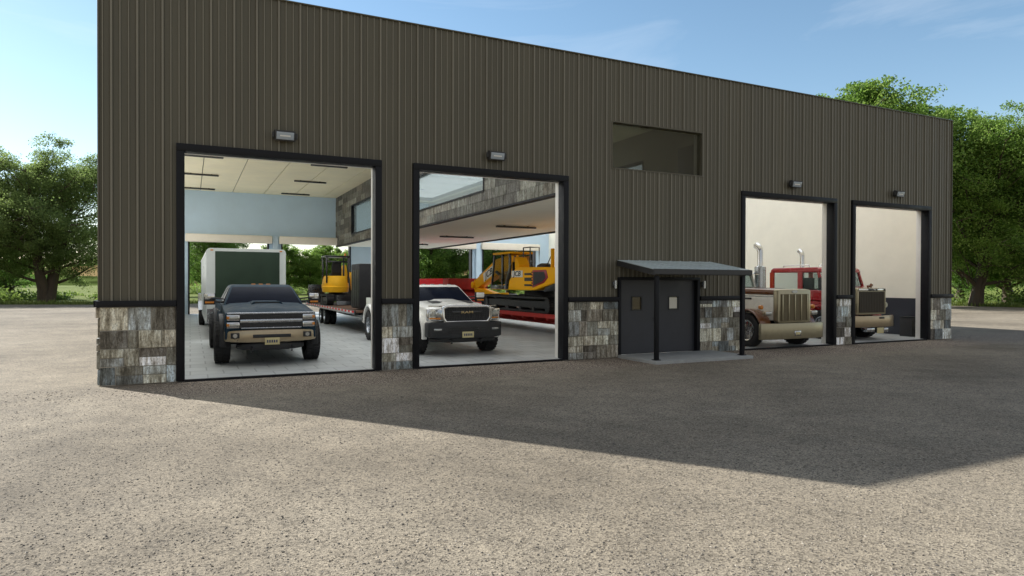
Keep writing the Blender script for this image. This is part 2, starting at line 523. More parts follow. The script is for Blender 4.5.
# --- ribbed cladding
def rib_profile(x0, x1, extra, pitch=.4115, off=-1.28):
    """(x, depth) points of the sheet: one high rib and two low ones per pitch"""
    pts = []
    k0 = int((x0 - off) / pitch) - 2
    k = k0
    while off + k * pitch < x1 + 1:
        c = off + k * pitch
        pts += [(c - .034, 0), (c - .017, .028), (c + .017, .028), (c + .034, 0)]
        for d in (.137, .274):
            pts += [(c + d - .022, 0), (c + d - .009, .015), (c + d + .009, .015), (c + d + .022, 0)]
        k += 1
    def at(x):
        for (a, da), (b, db) in zip(pts, pts[1:]):
            if a <= x <= b: return da + (db - da) * (x - a) / (b - a + 1e-9)
        return 0
    res = [(x, d) for x, d in pts if x0 < x < x1]
    for x in {x0, x1, *extra}:
        if x0 <= x <= x1: res.append((x, at(x)))
    return sorted(res)

sh = [(a + .01, b - .01, -1, H_DOOR - .01) for a, b in DOORS] + [(ENT[0] + .01, ENT[1] - .01, -1, ENT[2] - .01), WIN]
prof = rib_profile(XL, XR, [h[0] for h in sh] + [h[1] for h in sh])
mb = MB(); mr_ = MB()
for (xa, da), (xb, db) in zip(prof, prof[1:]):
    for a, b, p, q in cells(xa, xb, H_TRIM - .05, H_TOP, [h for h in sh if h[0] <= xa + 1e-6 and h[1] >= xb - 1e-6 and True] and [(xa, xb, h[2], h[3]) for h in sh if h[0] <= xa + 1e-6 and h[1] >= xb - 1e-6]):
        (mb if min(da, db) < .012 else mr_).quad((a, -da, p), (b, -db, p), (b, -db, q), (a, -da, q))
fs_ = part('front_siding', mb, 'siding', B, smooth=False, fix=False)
part('rib_crowns', mr_, 'siding_rib_highlight', fs_, smooth=False, fix=False)
# corner posts and coping
part('corner_trim', MB().box(XL - .03, XL - .001, -.035, .12, H_TRIM, H_TOP), 'siding', B, bevel=.006)
part('corner_trim', MB().box(XR + .001, XR + .03, -.035, .12, H_TRIM, H_TOP), 'siding', B, bevel=.006)
mb = MB().box(XL - .035, XR + .035, -.045, .38, H_TOP + .002, H_TOP + .03)
part('parapet_cap', mb, 'siding', B, bevel=.006)

# side walls (their cladding runs along y)
for sx, x in ((-1, XL), (1, XR)):
    xi = x - sx * .3
    gl = [(3.0, 15.0, 2.0, 6.9), (15.4, 27.4, 2.0, 6.9)] if sx < 0 else []  # glazed openings added in the unseen left wall to light the bays
    mb = MB()
    for a, b, p, q in cells(.362, YB + .3, 0, H_TOP - .05, gl): mb.box(min(x - sx * .012, xi), max(x - sx * .012, xi), a, b, p, q)
    part('side_wall', mb, 'cream_wall', B, smooth=False)
    for (a, b, p, q) in gl:
        g_ = part('added_daylight_panel', MB().quad((x - .0, a - .05, p - .05), (x - .0, b + .05, p - .05), (x - .0, b + .05, q + .05), (x - .0, a - .05, q + .05)), 'added_panel_polycarbonate', B, smooth=False, fix=False)
        mb = MB()
        for k in range(13): mb.box(x - .06, x - .002, a + (b - a) * k / 12 - .025, a + (b - a) * k / 12 + .025, p - .05, q + .05)
        mb.box(x - .062, x - .002, a - .05, b + .05, (p + q) / 2 - .025, (p + q) / 2 + .025)
        part('added_glazing_bars', mb, 'siding', g_, smooth=False)
    pr = rib_profile(.12, YB + .36, [g[0] for g in gl] + [g[1] for g in gl])
    mb = MB()
    for (ya, da), (yb, db) in zip(pr, pr[1:]):
        for a, b, p, q in cells(ya, yb, H_TRIM - .05, H_TOP, [(ya, yb, g[2], g[3]) for g in gl if g[0] <= ya + 1e-6 and g[1] >= yb - 1e-6]): mb.quad((x + sx * da, a, p), (x + sx * db, b, p), (x + sx * db, b, q), (x + sx * da, a, q))
        continue
        mb.quad((x + sx * da, ya, H_TRIM - .05), (x + sx * db, yb, H_TRIM - .05), (x + sx * db, yb, H_TOP), (x + sx * da, ya, H_TOP))
    part('side_siding', mb, 'siding', B, smooth=False)
# inside: dark wainscot on both side walls
for xi, d in ((XL + .3, 1), (XR - .3, -1)):
    a, b = sorted((xi + d * .003, xi + d * .025))
    part('inner_wainscot', MB().box(a, b, .365, YB - .003, ZF + .002, 1.38), 'wainscot_dark', B)

# --- stone base
TONES = [(.30, .31, .31), (.24, .225, .19), (.16, .135, .105), (.34, .33, .29), (.20, .21, .22), (.27, .25, .21), (.38, .39, .39), (.13, .11, .09), (.22, .25, .27)]
def stone_run(x0, x1, z1, along='x', base=0., out=-1):
    mb = MB()
    z = .012
    while z < z1 - .02:
        h = rng.choice((.24, .29, .33, .36))
        if z1 - z - h < .16: h = z1 - z
        x = x0
        while x < x1 - .01:
            w = rng.choice((.17, .24, .31, .38, .44))
            if x1 - x - w < .13: w = x1 - x
            split = rng.random() < .28 and w > .2
            for (za, zb) in (((z, z + h * .5), (z + h * .5, z + h)) if split else ((z, z + h),)):
                g = .006
                d = .035 + rng.random() * .035
                t = (Vector(rng.choice(TONES)) * .45 + Vector((.29, .293, .283)) * .55) * rng.uniform(1.7, 3.4)
                if along == 'x': mb.box(x + g, x + w - g, base - d, base + .008, za + g, zb - g, tuple(t))
                else:
                    a, b = sorted((base + out * d, base - out * .008)); mb.box(a, b, x + g, x + w - g, za + g, zb - g, tuple(t))
            x += w
        z += h
    return mb
RUNS = [(XL, DOORS[0][0]), (DOORS[0][1], DOORS[1][0]), (DOORS[1][1], ENT[0]), (ENT[1], DOORS[2][0]), (DOORS[2][1], DOORS[3][0]), (DOORS[3][1], XR)]
for a, b in RUNS:
    part('stone_base', stone_run(a + .003, b - .003, 1.43), 'ashlar_stone', B, bevel=.006, seg=1)
    part('base_trim', MB().box(a - (.05 if a == XL else -.002), b + (.05 if b == XR else -.002), -.10, .01, 1.432, H_TRIM), 'dark_trim', B, bevel=.008)
part('stone_base', stone_run(.02, YB + .3, 1.43, 'y', XL, -1), 'ashlar_stone', B, bevel=.006, seg=1)
part('base_trim', MB().box(XL - .1, XL - .002, .012, YB + .36, 1.432, H_TRIM), 'dark_trim', B)
part('stone_base', stone_run(.02, YB + .3, 1.43, 'y', XR, 1), 'ashlar_stone', B, bevel=.006, seg=1)
part('base_trim', MB().box(XR + .002, XR + .1, .012, YB + .36, 1.432, H_TRIM), 'dark_trim', B)
# mortar bed behind the stones
for a, b in RUNS: part('mortar_bed', MB().box(a + .01, b - .01, -.03, .011, .005, 1.431), 'mortar', B, smooth=False)

# --- bay door frames and liners
for a, b in DOORS:
    part('threshold', MB().box(a + FR + .002, b - FR - .002, -.05, .029, .002, ZF + .004), 'dark_trim', B)
    mb = MB().box(a, a + FR, -.075, .20, .02, H_DOOR - FR - .002).box(b - FR, b, -.075, .20, .02, H_DOOR - FR - .002).box(a, b, -.077, .20, H_DOOR - FR, H_DOOR)
    f = part('door_frame', mb, 'dark_trim', B, bevel=.006)
    mb = MB().box(a + .021, a + .125, .202, .375, ZF, H_DOOR - .13).box(b - .125, b - .021, .202, .375, ZF, H_DOOR - .13).box(a + .021, b - .021, .204, .377, H_DOOR - .128, H_DOOR - .021)
    part('jamb_liner', mb, 'white_jamb', f, bevel=.004)

# --- entrance doors
ea, eb, et = ENT
mb = MB().box(ea, ea + .075, -.07, .16, .05, et - .076).box(eb - .10, eb, -.07, .16, .05, et - .076).box(ea, eb, -.072, .16, et - .075, et)
part('entrance_frame', mb, 'dark_trim', B, bevel=.005)
xm = (ea + .075 + eb - .10) / 2
for (a, b, wx) in ((ea + .079, xm - .004, (10.27, 10.56)), (xm + .004, eb - .104, (11.47, 11.77))):
    zz = (1.21, 1.53)
    mb = MB()
    for p, q, r_, s_ in cells(a, b, .065, et - .0755, [(wx[0], wx[1], zz[0], zz[1])]):
        mb.box(p, q, .05, .10, r_, s_)
    d = part('entrance_door', mb, 'door_grey', B, smooth=False)
    mb = MB()
    t = .028
    mb.box(wx[0] - t, wx[1] + t, .036, .049, zz[1], zz[1] + t).box(wx[0] - t, wx[1] + t, .036, .049, zz[0] - t, zz[0]).box(wx[0] - t, wx[0], .036, .049, zz[0], zz[1]).box(wx[1], wx[1] + t, .036, .049, zz[0], zz[1])
    w = part('door_window', mb, 'black_plastic', d)
    part('pane', MB().box(wx[0], wx[1], .07, .076, zz[0], zz[1]), 'front_glass' if wx[0] > 11 else 'brown_reflection_glass', w)
    if wx[0] > 11: part('cream_sheet', MB().box(wx[0] + .02, wx[1] - .02, .062, .064, zz[0] + .02, zz[1] - .02), 'cream_wall', w)  # flat cream sheet just in front of the right pane
hx = xm - .09
mb = MB().box(hx - .03, hx + .03, .038, .049, .86, 1.04).tube([(hx, .04, .97), (hx, -.01, .97), (hx - .11, -.012, .97)], .011, 8)
part('door_handle', mb, 'black_plastic', B)

# --- upper window
wa, wb, wz0, wz1 = WIN
mb = MB()
t = .03
mb.box(wa, wb, -.02, .20, wz0, wz0 + t).box(wa, wb, -.02, .20, wz1 - t, wz1).box(wa, wa + t, -.02, .2, wz0 + t + .001, wz1 - t - .001).box(wb - t, wb, -.02, .2, wz0 + t + .001, wz1 - t - .001)
w = part('upper_window', mb, 'siding', B)
part('pane', MB().box(wa + t, wb - t, .09, .098, wz0 + t, wz1 - t), 'upper_glass', w)

# --- roof, ceiling panels and unseen skylights added to light the interior
ADDED_SKYLIGHTS = [(-1.05, 7.95, .55, 15.9), (14.65, 23.2, .55, 27.5), (8.6, 14.1, 8.5, 27.)]
holes_r = [(a, b, c, d) for a, b, c, d in ADDED_SKYLIGHTS]
mb = MB()
for a, b, p, q in cells(XL + .29, XR - .29, .3, YB + .02, holes_r):
    mb.box(a, b, p, q, ZC + .05, ZC + .25)
part('roof_deck', mb, 'roof_grey', B, smooth=False)
mb = MB()
x = XL + .3
while x < XR - .31:
    x2 = min(x + 1.7, XR - .3)
    for a, b, p, q in cells(x + .02, x2 - .02, .37, YB - .004, [(max(h[0], x + .02), min(h[1], x2 - .02), h[2], h[3]) for h in ADDED_SKYLIGHTS if h[0] < x2 - .02 and h[1] > x + .02]):
        mb.box(a, b, p, q, ZC, ZC + .046)
    x = x2
part('ceiling', mb, 'ceiling_cream', B, smooth=False)
for a, b, c, d in ADDED_SKYLIGHTS:
    sk = part('added_skylight', MB().box(a - .05, b + .05, c - .05, d + .05, ZC + .26, ZC + .275), 'added_panel_polycarbonate', B, smooth=False)
    # keep the sheet one-sided thin: a single surface
    me = sk.data
    bm = bmesh.new()
    vs = [bm.verts.new(p) for p in ((a - .05, c - .05, ZC + .26), (b + .05, c - .05, ZC + .26), (b + .05, d + .05, ZC + .26), (a - .05, d + .05, ZC + .26))]
    bm.faces.new(vs); bm.to_mesh(me); bm.free()
    mb = MB()
    n = max(2, int((d - c) / 2.))
    for k in range(n + 1):
        y = c + (d - c) * k / n
        mb.box(a - .06, b + .06, y - .03, y + .03, ZC + .262, ZC + .32)
    part('added_glazing_bars', mb, 'white_jamb', sk)
# --- back wall with its four roll-up doors
CL = (14.8, 23.2, 5.35, 7.0)  # unseen high glazing added in the back wall to brighten the bays
bh = [(a, b, -1, 4.55) for a, b in BACK] + [CL]
mb = MB()
for a, b, p, q in cells(XL + .29, XR - .29, 0, H_TOP - .05, bh): mb.box(a, b, YB, YB + .3, p, q)
part('back_wall', mb, 'blue_wall', B, smooth=False)
pr = rib_profile(XL, XR, [h[0] for h in bh] + [h[1] for h in bh])
mb = MB()
for (xa, da), (xb, db) in zip(pr, pr[1:]):
    for a, b, p, q in cells(xa, xb, 0, H_TOP, [(xa, xb, h[2], h[3]) for h in bh if h[0] <= xa + 1e-6 and h[1] >= xb - 1e-6]):
        mb.quad((a, YB + .31 + da, p), (b, YB + .31 + db, p), (b, YB + .31 + db, q), (a, YB + .31 + da, q))
part('back_siding', mb, 'siding', B, smooth=False)
g_ = part('added_daylight_panel', MB().quad((CL[0] - .02, YB + .305, CL[2] - .02), (CL[1] + .02, YB + .305, CL[2] - .02), (CL[1] + .02, YB + .305, CL[3] + .02), (CL[0] - .02, YB + .305, CL[3] + .02)), 'added_panel_polycarbonate', B, smooth=False, fix=False)
mb = MB()
mb.box(CL[0], CL[1], YB + .312, YB + .358, (CL[2] + CL[3]) / 2 - .025, (CL[2] + CL[3]) / 2 + .025)
for k in range(8): mb.box(CL[0] + (CL[1] - CL[0]) * k / 7 - .025, CL[0] + (CL[1] - CL[0]) * k / 7 + .025, YB + .31, YB + .36, CL[2], CL[3])
part('added_glazing_bars', mb, 'siding', g_, smooth=False)
for a, b in BACK:
    mb = MB().lathe([(a - .12, .02), (a - .12, .24), (b + .12, .24), (b + .12, .02)], (0, YB - .22, 4.40), 'x', 20)
    mb.box(a - .14, b + .14, YB - .46, YB - .002, 4.18, 4.60)
    s = part('roller_shutter', mb, 'shutter_cream', B, bevel=.02)
    mb = MB()
    for k in range(3): mb.box(a + .03, b - .03, YB + .10, YB + .125, 4.30 - .0 + k * .085, 4.38 + k * .085)
    part('curtain', mb, 'shutter_cream', s)
    for q in (a + .002, b - .09): part('guide_rail', MB().box(q, q + .088, YB - .05, YB + .34, ZF, 4.17), 'dark_trim', s)
# steel columns on the back wall between the doors
for x in (4.585, 17.72):
    part('wall_column', MB().box(x - .16, x + .16, YB - .26, YB - .003, ZF, 4.62), 'blue_wall', B, bevel=.01)

# --- mezzanine: floor, clad wall towards each bay, windows
MW = [(4.8, 12.6, 4.70, 6.16), (15.6, 23.5, 4.56, 6.22)]
TG = [(.30, .30, .28), (.24, .235, .22), (.34, .34, .32), (.27, .265, .25), (.31, .30, .275)]
for sx, x in ((-1, MX0), (1, MX1)):
    core = sorted((x, x - sx * .2))
    mb = MB()
    for a, b, p, q in cells(.365, YB - .003, MZ + .02, ZC - .002, MW): mb.box(core[0], core[1], a, b, p, q)
    part('mezzanine_wall', mb, 'brown_wall', B, smooth=False)
    mb = MB()
    z = MZ + .004
    row = 0
    while z < ZC - .02:
        h = .30
        z2 = min(z + h, ZC - .004)
        y = .37 - rng.uniform(.0, .7)
        while y < YB:
            w = rng.choice((.9, 1.2, 1.5))
            ya, yb = max(y, .37), min(y + w, YB - .005)
            if yb - ya > .05:
                for a, b, p, q in cells(ya + .004, yb - .004, z + .004, z2 - .004, [(max(m[0], ya + .004), min(m[1], yb - .004), max(m[2], z + .004), min(m[3], z2 - .004)) for m in MW if m[0] < yb and m[1] > ya and m[2] < z2 and m[3] > z]):
                    xa, xb = sorted((x + sx * .003, x + sx * (.022 + rng.random() * .014)))
                    mb.box(xa, xb, a, b, p, q, tuple(Vector(rng.choice(TG)) * rng.uniform(1.35, 1.75)))
            y += w
        z = z2; row += 1
    part('stone_cladding' if sx < 0 else 'bounce_boards', mb, 'grey_tile_stone' if sx < 0 else 'cream_wall', B, smooth=False)  # unseen right face made cream to bounce light onto the semi
    for (y0, y1, z0, z1) in MW:
        xa, xb = sorted((x + sx * .06, x - sx * .21))
        t = .06
        mb = MB().box(xa, xb, y0, y1, z0, z0 + t).box(xa, xb, y0, y1, z1 - t, z1).box(xa, xb, y0, y0 + t, z0 + t + .001, z1 - t - .001).box(xa, xb, y1 - t, y1, z0 + t + .001, z1 - t - .001)
        f = part('gallery_window', mb, 'dark_trim', B)
        part('pane', MB().box(x - sx * .1 - .004, x - sx * .1 + .004, y0 + t, y1 - t, z0 + t, z1 - t), 'window_glass', f)
    xa, xb = sorted((x + sx * .045, x - sx * .2))
    part('fascia_strip', MB().box(xa, xb, .37, YB - .004, MZ - .05, MZ - .002), 'dark_trim', B)
part('mezzanine_floor', MB().box(MX0 + .003, MX1 - .003, .366, YB - .002, MZ, MZ + .2), 'soffit_cream', B, smooth=False)
# dark cupboard inside the gallery room, seen at the right end of the upper window
part('gallery_shelf', MB().box(13.55, 14.18, 1.2, 2.2, MZ + .203, 6.05), 'fixture_dark', B, bevel=.01)

# --- floor slab, door pad
structure('floor', MB().box(XL + .05, XR - .05, .03, YB + .35, -.3, ZF), 'paver_floor', smooth=False)
structure('door_pad', MB().box(9.74, 12.80, -1.62, -.082, -.2, .075), 'concrete_pad', bevel=.012)

# ------------------------------------------------------------------ fixtures on and in the building
def flood(x, label):
    t = thing('flood_light', label, 'flood light', (x, -.03, 4.72), 0, 'flood lights above the bay doors')
    rot = Matrix.Rotation(R(14), 3, 'X')
    mb = MB().cbox((0, -.10, .09), (.40, .13, .20), rot)
    part('housing', mb, 'fixture_dark', t, bevel=.012)
    c = rot @ Vector((0, -.069, 0)) + Vector((0, -.10, .09))
    part('lens', MB().cbox(c, (.33, .012, .145), rot), 'lens_glass', t, bevel=.003)
    c2 = rot @ Vector((0, -.078, .0)) + Vector((0, -.10, .09))
    part('led_plate', MB().cbox(c2, (.20, .006, .03), rot), 'decal_white', t)
    part('bracket', MB().box(-.08, .08, -.05, .028, .02, .18), 'fixture_dark', t, bevel=.004)
    for q in (-.24, .205): part('side_arm', MB().box(q, q + .035, -.13, -.07, .03, .15), 'fixture_dark', t, bevel=.004)
for x, l in ((1.70, 'black flood light on the siding above the open door with the dark pickup'),
             (6.33, 'black flood light on the siding above the open door with the white pickup'),
             (15.96, 'black flood light on the siding above the door with the cream semi truck'),
             (20.66, 'black flood light on the siding above the rightmost open door')):
    flood(x, l)

def sconce(x, label):
    t = thing('wall_sconce', label, 'wall lamp', (x, -.02, 1.76), 0, 'small lamps beside the entrance doors')
    part('lamp_body', MB().lathe([(0, .03), (0, .036), (.20, .036), (.20, .03)], (0, -.075, 0), 'z', 14), 'steel_rim', t)
    part('wall_plate', MB().box(-.04, .04, -.03, .018, .04, .17), 'steel_rim', t, bevel=.005)
sconce(9.655, 'small steel cylinder wall lamp left of the grey double doors')
sconce(12.56, 'small steel cylinder wall lamp right of the grey double doors')

can = thing('porch_canopy', 'lean-to canopy with pale blue metal roof on two black posts over the entrance', 'canopy', (11.2, -.8, 0))
x0, x1 = 9.76 - 11.2, 12.78 - 11.2
mb = MB()
n = 9
ya, yb = .8 - .03, .8 - 1.52
za, zb = 2.47, 2.215
for k in range(n):
    a = x0 + (x1 - x0) * k / n; b = x0 + (x1 - x0) * (k + 1) / n
    mb.prism([(a, 0), (b - .001, 0), (b - .001, .024), (b - .012, .024), (b - .012, .012), (a, .012)], 'y', 0, 1)
def slope(v):
    t = v.y
    return (v.x, ya + (yb - ya) * t, za + (zb - za) * t + v.z)
mb.move(slope)
part('canopy_roof', mb, 'canopy_blue', can, smooth=False)
mb = MB()
mb.loft([[(x0 - .02, ya, za - .13), (x0 + .03, ya, za - .13), (x0 + .03, ya, za - .003), (x0 - .02, ya, za - .003)], [(x0 - .02, yb, zb - .13), (x0 + .03, yb, zb - .13), (x0 + .03, yb, zb - .003), (x0 - .02, yb, zb - .003)]])
mb.loft([[(x1 - .03, ya, za - .13), (x1 + .02, ya, za - .13), (x1 + .02, ya, za - .003), (x1 - .03, ya, za - .003)], [(x1 - .03, yb, zb - .13), (x1 + .02, yb, zb - .13), (x1 + .02, yb, zb - .003), (x1 - .03, yb, zb - .003)]])
mb.box(x0 - .03, x1 + .03, yb - .035, yb - .001, zb - .105, zb + .018)
mb.box(x0 + .033, x1 - .033, yb + .09, yb + .17, zb - .12, zb - .02)
part('fascia', mb, 'fixture_dark', can)
for px in (9.90, 12.60):
    mb = MB().box(px - 11.2 - .045, px - 11.2 + .045, .8 - 1.47, .8 - 1.38, .08, 2.075).box(px - 11.2 - .08, px - 11.2 + .08, .8 - 1.505, .8 - 1.345, .0765, .095)
    part('post', mb, 'dark_trim', can, bevel=.006)

def strip(x0, x1, y, z, label, group):
    t = thing('strip_light', label, 'ceiling light', ((x0 + x1) / 2, y, z), 0, group)
    h = (x1 - x0) / 2
    part('housing', MB().box(-h, h, -.07, .07, -.085, -.02), 'fixture_dark', t, bevel=.012)
    part('hanger', MB().box(-h * .6 - .03, -h * .6 + .03, -.03, .03, -.02, -.001).box(h * .6 - .03, h * .6 + .03, -.03, .03, -.02, -.001), 'fixture_dark', t)
wh = ['row nearest the front', 'middle row', 'row nearest the back wall']
for k, y in enumerate((16.25, 21.45, 26.8)):
    strip(-.28, 1.26, y, ZC, 'dark strip light on the high ceiling, left column, ' + wh[k], 'strip lights on the high ceiling')
    strip(4.80, 6.40, y, ZC, 'dark strip light on the high ceiling beside stone wall, ' + wh[k], 'strip lights on the high ceiling')
for k, y in enumerate((9.4, 15.85, 22.7)):
    strip(10.68, 12.4, y, MZ, 'dark strip light under the low gallery ceiling, ' + wh[k], 'strip lights under the gallery')

# waste bin by the right-hand wall
bn = thing('storage_bin', 'dark grey upright bin against the dark wainscot of the last bay', 'bin', (22.95, .98, ZF))
part('bin_body', MB().loft([rrect(.22, 0, .66, .02, -.22), rrect(.22, 0, .66, .02, .22)]), 'fixture_dark', bn, bevel=.01)
part('lid', MB().box(-.24, .24, -.24, .24, .662, .70), 'black_plastic', bn, bevel=.01)

# ------------------------------------------------------------------ wheels
def wheel(parent, x, y, r, w, side, rim_mat='steel_rim', tread=26, dish=.03, z=None, rr=.56):
    """tyre mesh with its rim as a child; side = -1/+1 says which way the rim faces"""
    z = r if z is None else z
    h = w / 2
    mb = MB().lathe([(-h * .72, r * rr), (-h * .95, r * .72), (-h, r * .86), (-h * .86, r * .96), (-h * .6, r * .985), (h * .6, r * .985), (h * .86, r * .96), (h, r * .86), (h * .95, r * .72), (h * .72, r * rr)], (x, y, z), 'x', 36, closed=True)
    for k in range(tread):
        a = 2 * PI * k / tread
        for sgn in (-1, 1):
            aa = a + (PI / tread if sgn > 0 else 0)
            c = Vector((x + sgn * h * .5, y + math.cos(aa) * r * .985, z + math.sin(aa) * r * .985))
            mb.cbox(c, (h * .78, r * .13, r * .035), Matrix.Rotation(aa - PI / 2, 3, 'X'))
    t = part('wheel', mb, 'tyre_rubber', parent)
    s = side
    mb = MB().lathe([(s * h * .70, r * (rr + .01)), (s * h * .86, r * (rr + .01)), (s * h * .80, r * (rr - .05)), (s * h * .25, r * (rr - .10)), (s * h * .20, r * .2), (s * h * .42, r * .17), (s * h * .42, .005)], (x, y, z), 'x', 30, closed=True)
    for k in range(8):
        a = 2 * PI * k / 8
        c = Vector((x + s * h * .40, y + math.cos(a) * r * .31, z + math.sin(a) * r * .31))
        mb.cbox(c, (h * .22, r * .10, r * .36), Matrix.Rotation(a - PI / 2, 3, 'X'))
    part('rim', mb, rim_mat, t)
    return t

# ------------------------------------------------------------------ pickups (nose towards -y, front axle at y = 0)
def pickup(name, label, loc, paint, style, wheelbase, dually=False):
    t = thing(name, label, 'pickup truck', loc)
    W = .955
    r = .475
    yr = wheelbase
    ytail = yr + 1.15
    yc0, yc1 = .72, 3.02           # cab
    zb = 1.30                      # belt line
    prof = [(-.86, .60), (-.88, 1.10), (-.80, 1.17), (.0, 1.235), (.70, 1.30), (3.04, 1.32), (3.04, 1.33), (ytail, 1.34), (ytail + .02, .62), (yr + .58, .62)]
    prof += arc(yr, .50, .57, 10, 170, 9) + [(yr - .60, .52), (.60, .50)] + arc(0, .50, .57, 10, 170, 9) + [(-.62, .55)]
    part('body', MB().prism(prof, 'x', -W, W), paint, t, bevel=.055, seg=3)
    # hood with crown and vents
    secs = []
    for y in [-.86 + k * .16 for k in range(11)]:
        row = []
        zc = 1.175 + .155 * ((y + .86) / 1.6) ** .6
        for k in range(15):
            u = -1 + 2 * k / 14
            x = u * (W - .035)
            zz = zc + .035 * (1 - u * u) + (.038 if abs(u) < .42 and y > -.55 else 0) - .10 * max(0, abs(u) - .86) * 3
            if y < -.8: zz -= .03
            row.append((x, y, zz))
        for k in range(14, -1, -1):
            u = -1 + 2 * k / 14
            row.append((u * (W - .035), y, zc - .10))
        secs.append(row)
    hood = part('hood', MB().loft(secs), paint, t)
    mb = MB()
    if style == 'slate':
        mb.prism([(-.34, 1.335), (.34, 1.335), (.27, 1.385), (-.27, 1.385)], 'y', .02, .10)
        mb.box(-.56, -.38, .2, .5, 1.335, 1.352).box(.38, .56, .2, .5, 1.335, 1.352)
        part('hood_scoop', MB().loft([[(-.36, .06, 1.33), (.36, .06, 1.33), (.30, .06, 1.40), (-.30, .06, 1.40)], [(-.36, .75, 1.36), (.36, .75, 1.36), (.32, .75, 1.385), (-.32, .75, 1.385)]]), paint, hood, bevel=.015)
        part('hood_vent', MB().box(-.27, .27, .045, .058, 1.345, 1.385), 'black_plastic', hood)
    else:
        for sx in (-1, 1):
            cx = sx * .40
            mb.loft([[(cx - .19, -.05, 1.305), (cx + .19, -.05, 1.305), (cx + .16, .0, 1.345), (cx - .16, .0, 1.345)], [(cx - .17, .45, 1.355), (cx + .17, .45, 1.355), (cx + .15, .42, 1.362), (cx - .15, .42, 1.362)]])
        part('hood_vent', mb, 'black_plastic', hood)
    # cab
    zt = 1.79
    def sec(z, w, y0, y1):
        return [(-w, y0, z), (w, y0, z), (w, y1, z), (-w, y1, z)]
    part('cab', MB().loft([sec(zb - .02, .93, yc0, yc1), sec(1.50, .837, 1.055, 2.99), sec(zt - .05, .735, 1.42, 2.92), sec(zt, .66, 1.55, 2.82)]), paint, t, bevel=.03, seg=2)
    def pane(q, nm, off):
        q = [Vector(p) for p in q]
        n = (q[1] - q[0]).cross(q[3] - q[0]).normalized()
        vs = [p + n * off for p in q] + [p - n * .02 for p in q]
        part(nm, MB().add(vs, [(0, 1, 2, 3), (7, 6, 5, 4), (0, 4, 5, 1), (1, 5, 6, 2), (2, 6, 7, 3), (3, 7, 4, 0)]), 'tinted_glass', t, bevel=.004)
    def lerp_front(u, z):   # point on front slope
        if z < 1.5:
            k = (z - 1.28) / .22; return Vector((u * (.93 + (.86 - .93) * k), .72 + .36 * k, z))
        k = (z - 1.5) / .24; return Vector((u * (.86 + (.735 - .86) * k), 1.08 + .34 * k, z))
    pane([(-.87, .775, 1.32), (.87, .775, 1.32), (.69, 1.392, 1.722), (-.69, 1.392, 1.722)], 'windshield', .012)
    for sx in (-1, 1):
        for (a, b) in ((1.25, 2.0), (2.08, 2.85)):
            q = [(sx * .905, a - .25 if a < 2 else a, 1.38), (sx * .905, b, 1.38), (sx * .752, b, 1.705), (sx * .752, a + .2 if a < 2 else a, 1.705)]
            if sx > 0: pane(q, 'side_window', .012)
            else: pane(q[::-1], 'side_window', .012)
        # doors: shut lines and handles
        for (a, b) in ((.95, 2.0), (2.04, 2.98)):
            xa, xb = sorted((sx * (W - .002), sx * (W + .008)))
            d = part('door', MB().box(xa, xb, a, b, .62, 1.27), paint, t, bevel=.006)
            xa, xb = sorted((sx * (W + .008), sx * (W + .03)))
            part('handle', MB().box(xa, xb, b - .28, b - .08, 1.10, 1.13), 'chrome', d, bevel=.006)
    pane([(.80, yc1 - .02, 1.40), (-.80, yc1 - .02, 1.40), (-.70, yc1 - .09, 1.70), (.70, yc1 - .09, 1.70)], 'rear_window', .02)
    part('bed_cover', MB().box(-W + .10, W - .10, 3.10, ytail - .06, 1.325, 1.355), 'black_plastic', t, bevel=.01)
    # roof lamps
    n = 3 if style == 'slate' else 5
    for k in range(n):
        x = (-.18 + .18 * k) if n == 3 else (-.52 + .26 * k)
        part('roof_lamp', MB().box(x - .05, x + .05, 1.60, 1.72, zt - .006, zt + .022), 'amber_lens' if n == 3 else 'lamp_lens', t, bevel=.008)
    # mirrors
    for sx in (-1, 1):
        mb = MB().tube([(sx * .90, 1.12, 1.36), (sx * 1.12, 1.06, 1.38)], .025, 8).tube([(sx * .90, 1.12, 1.44), (sx * 1.12, 1.06, 1.46)], .02, 8)
        mb.cbox((sx * 1.22, 1.04, 1.44), (.25, .13, .27))
        mm = part('mirror', mb, 'black_plastic', t, bevel=.03)
        part('mirror_cap', MB().cbox((sx * 1.22, .97, 1.50), (.24, .05, .14)), 'chrome' if style == 'slate' else 'white_paint', mm, bevel=.02)
        part('turn_signal', MB().cbox((sx * 1.22, .968, 1.36), (.20, .03, .045)), 'amber_lens', mm, bevel=.006)
    # fender flares
    for yy in (0, yr):
        for sx in (-1, 1):
            if dually and yy:
                # bulging dual-wheel fender
                o_ = arc(yy, .50, .66, 0, 180, 14); i_ = arc(yy, .50, .56, 180, 0, 14)
                mb = MB().prism(o_ + i_, 'x', sx * (W - .03), sx * 1.20)
                part('rear_fender', mb, paint, t, bevel=.05, seg=2)
            else:
                o_ = arc(yy, .50, .63, -8, 188, 14); i_ = arc(yy, .50, .55, 188, -8, 14)
                part('fender_flare', MB().prism(o_ + i_, 'x', sx * (W - .03), sx * (W + .10)), 'black_plastic' if style == 'slate' else paint, t, bevel=.015)
    # wheels
    for sx in (-1, 1):
        wheel(t, sx * .985, 0, r, .33, sx, z=r)
        if dually:
            wheel(t, sx * 1.06, yr, r, .25, sx, z=r, dish=-.05)
            wheel(t, sx * .77, yr, r, .25, sx, z=r)
        else:
            wheel(t, sx * .985, yr, r, .33, sx, z=r)
    # chassis
    mb = MB().box(-.45, -.33, -.5, ytail, .50, .62).box(.33, .45, -.5, ytail, .50, .62).tube([(-.8, 0, r), (.8, 0, r)], .06, 8).tube([(-.8, yr, r), (.8, yr, r)], .07, 8)
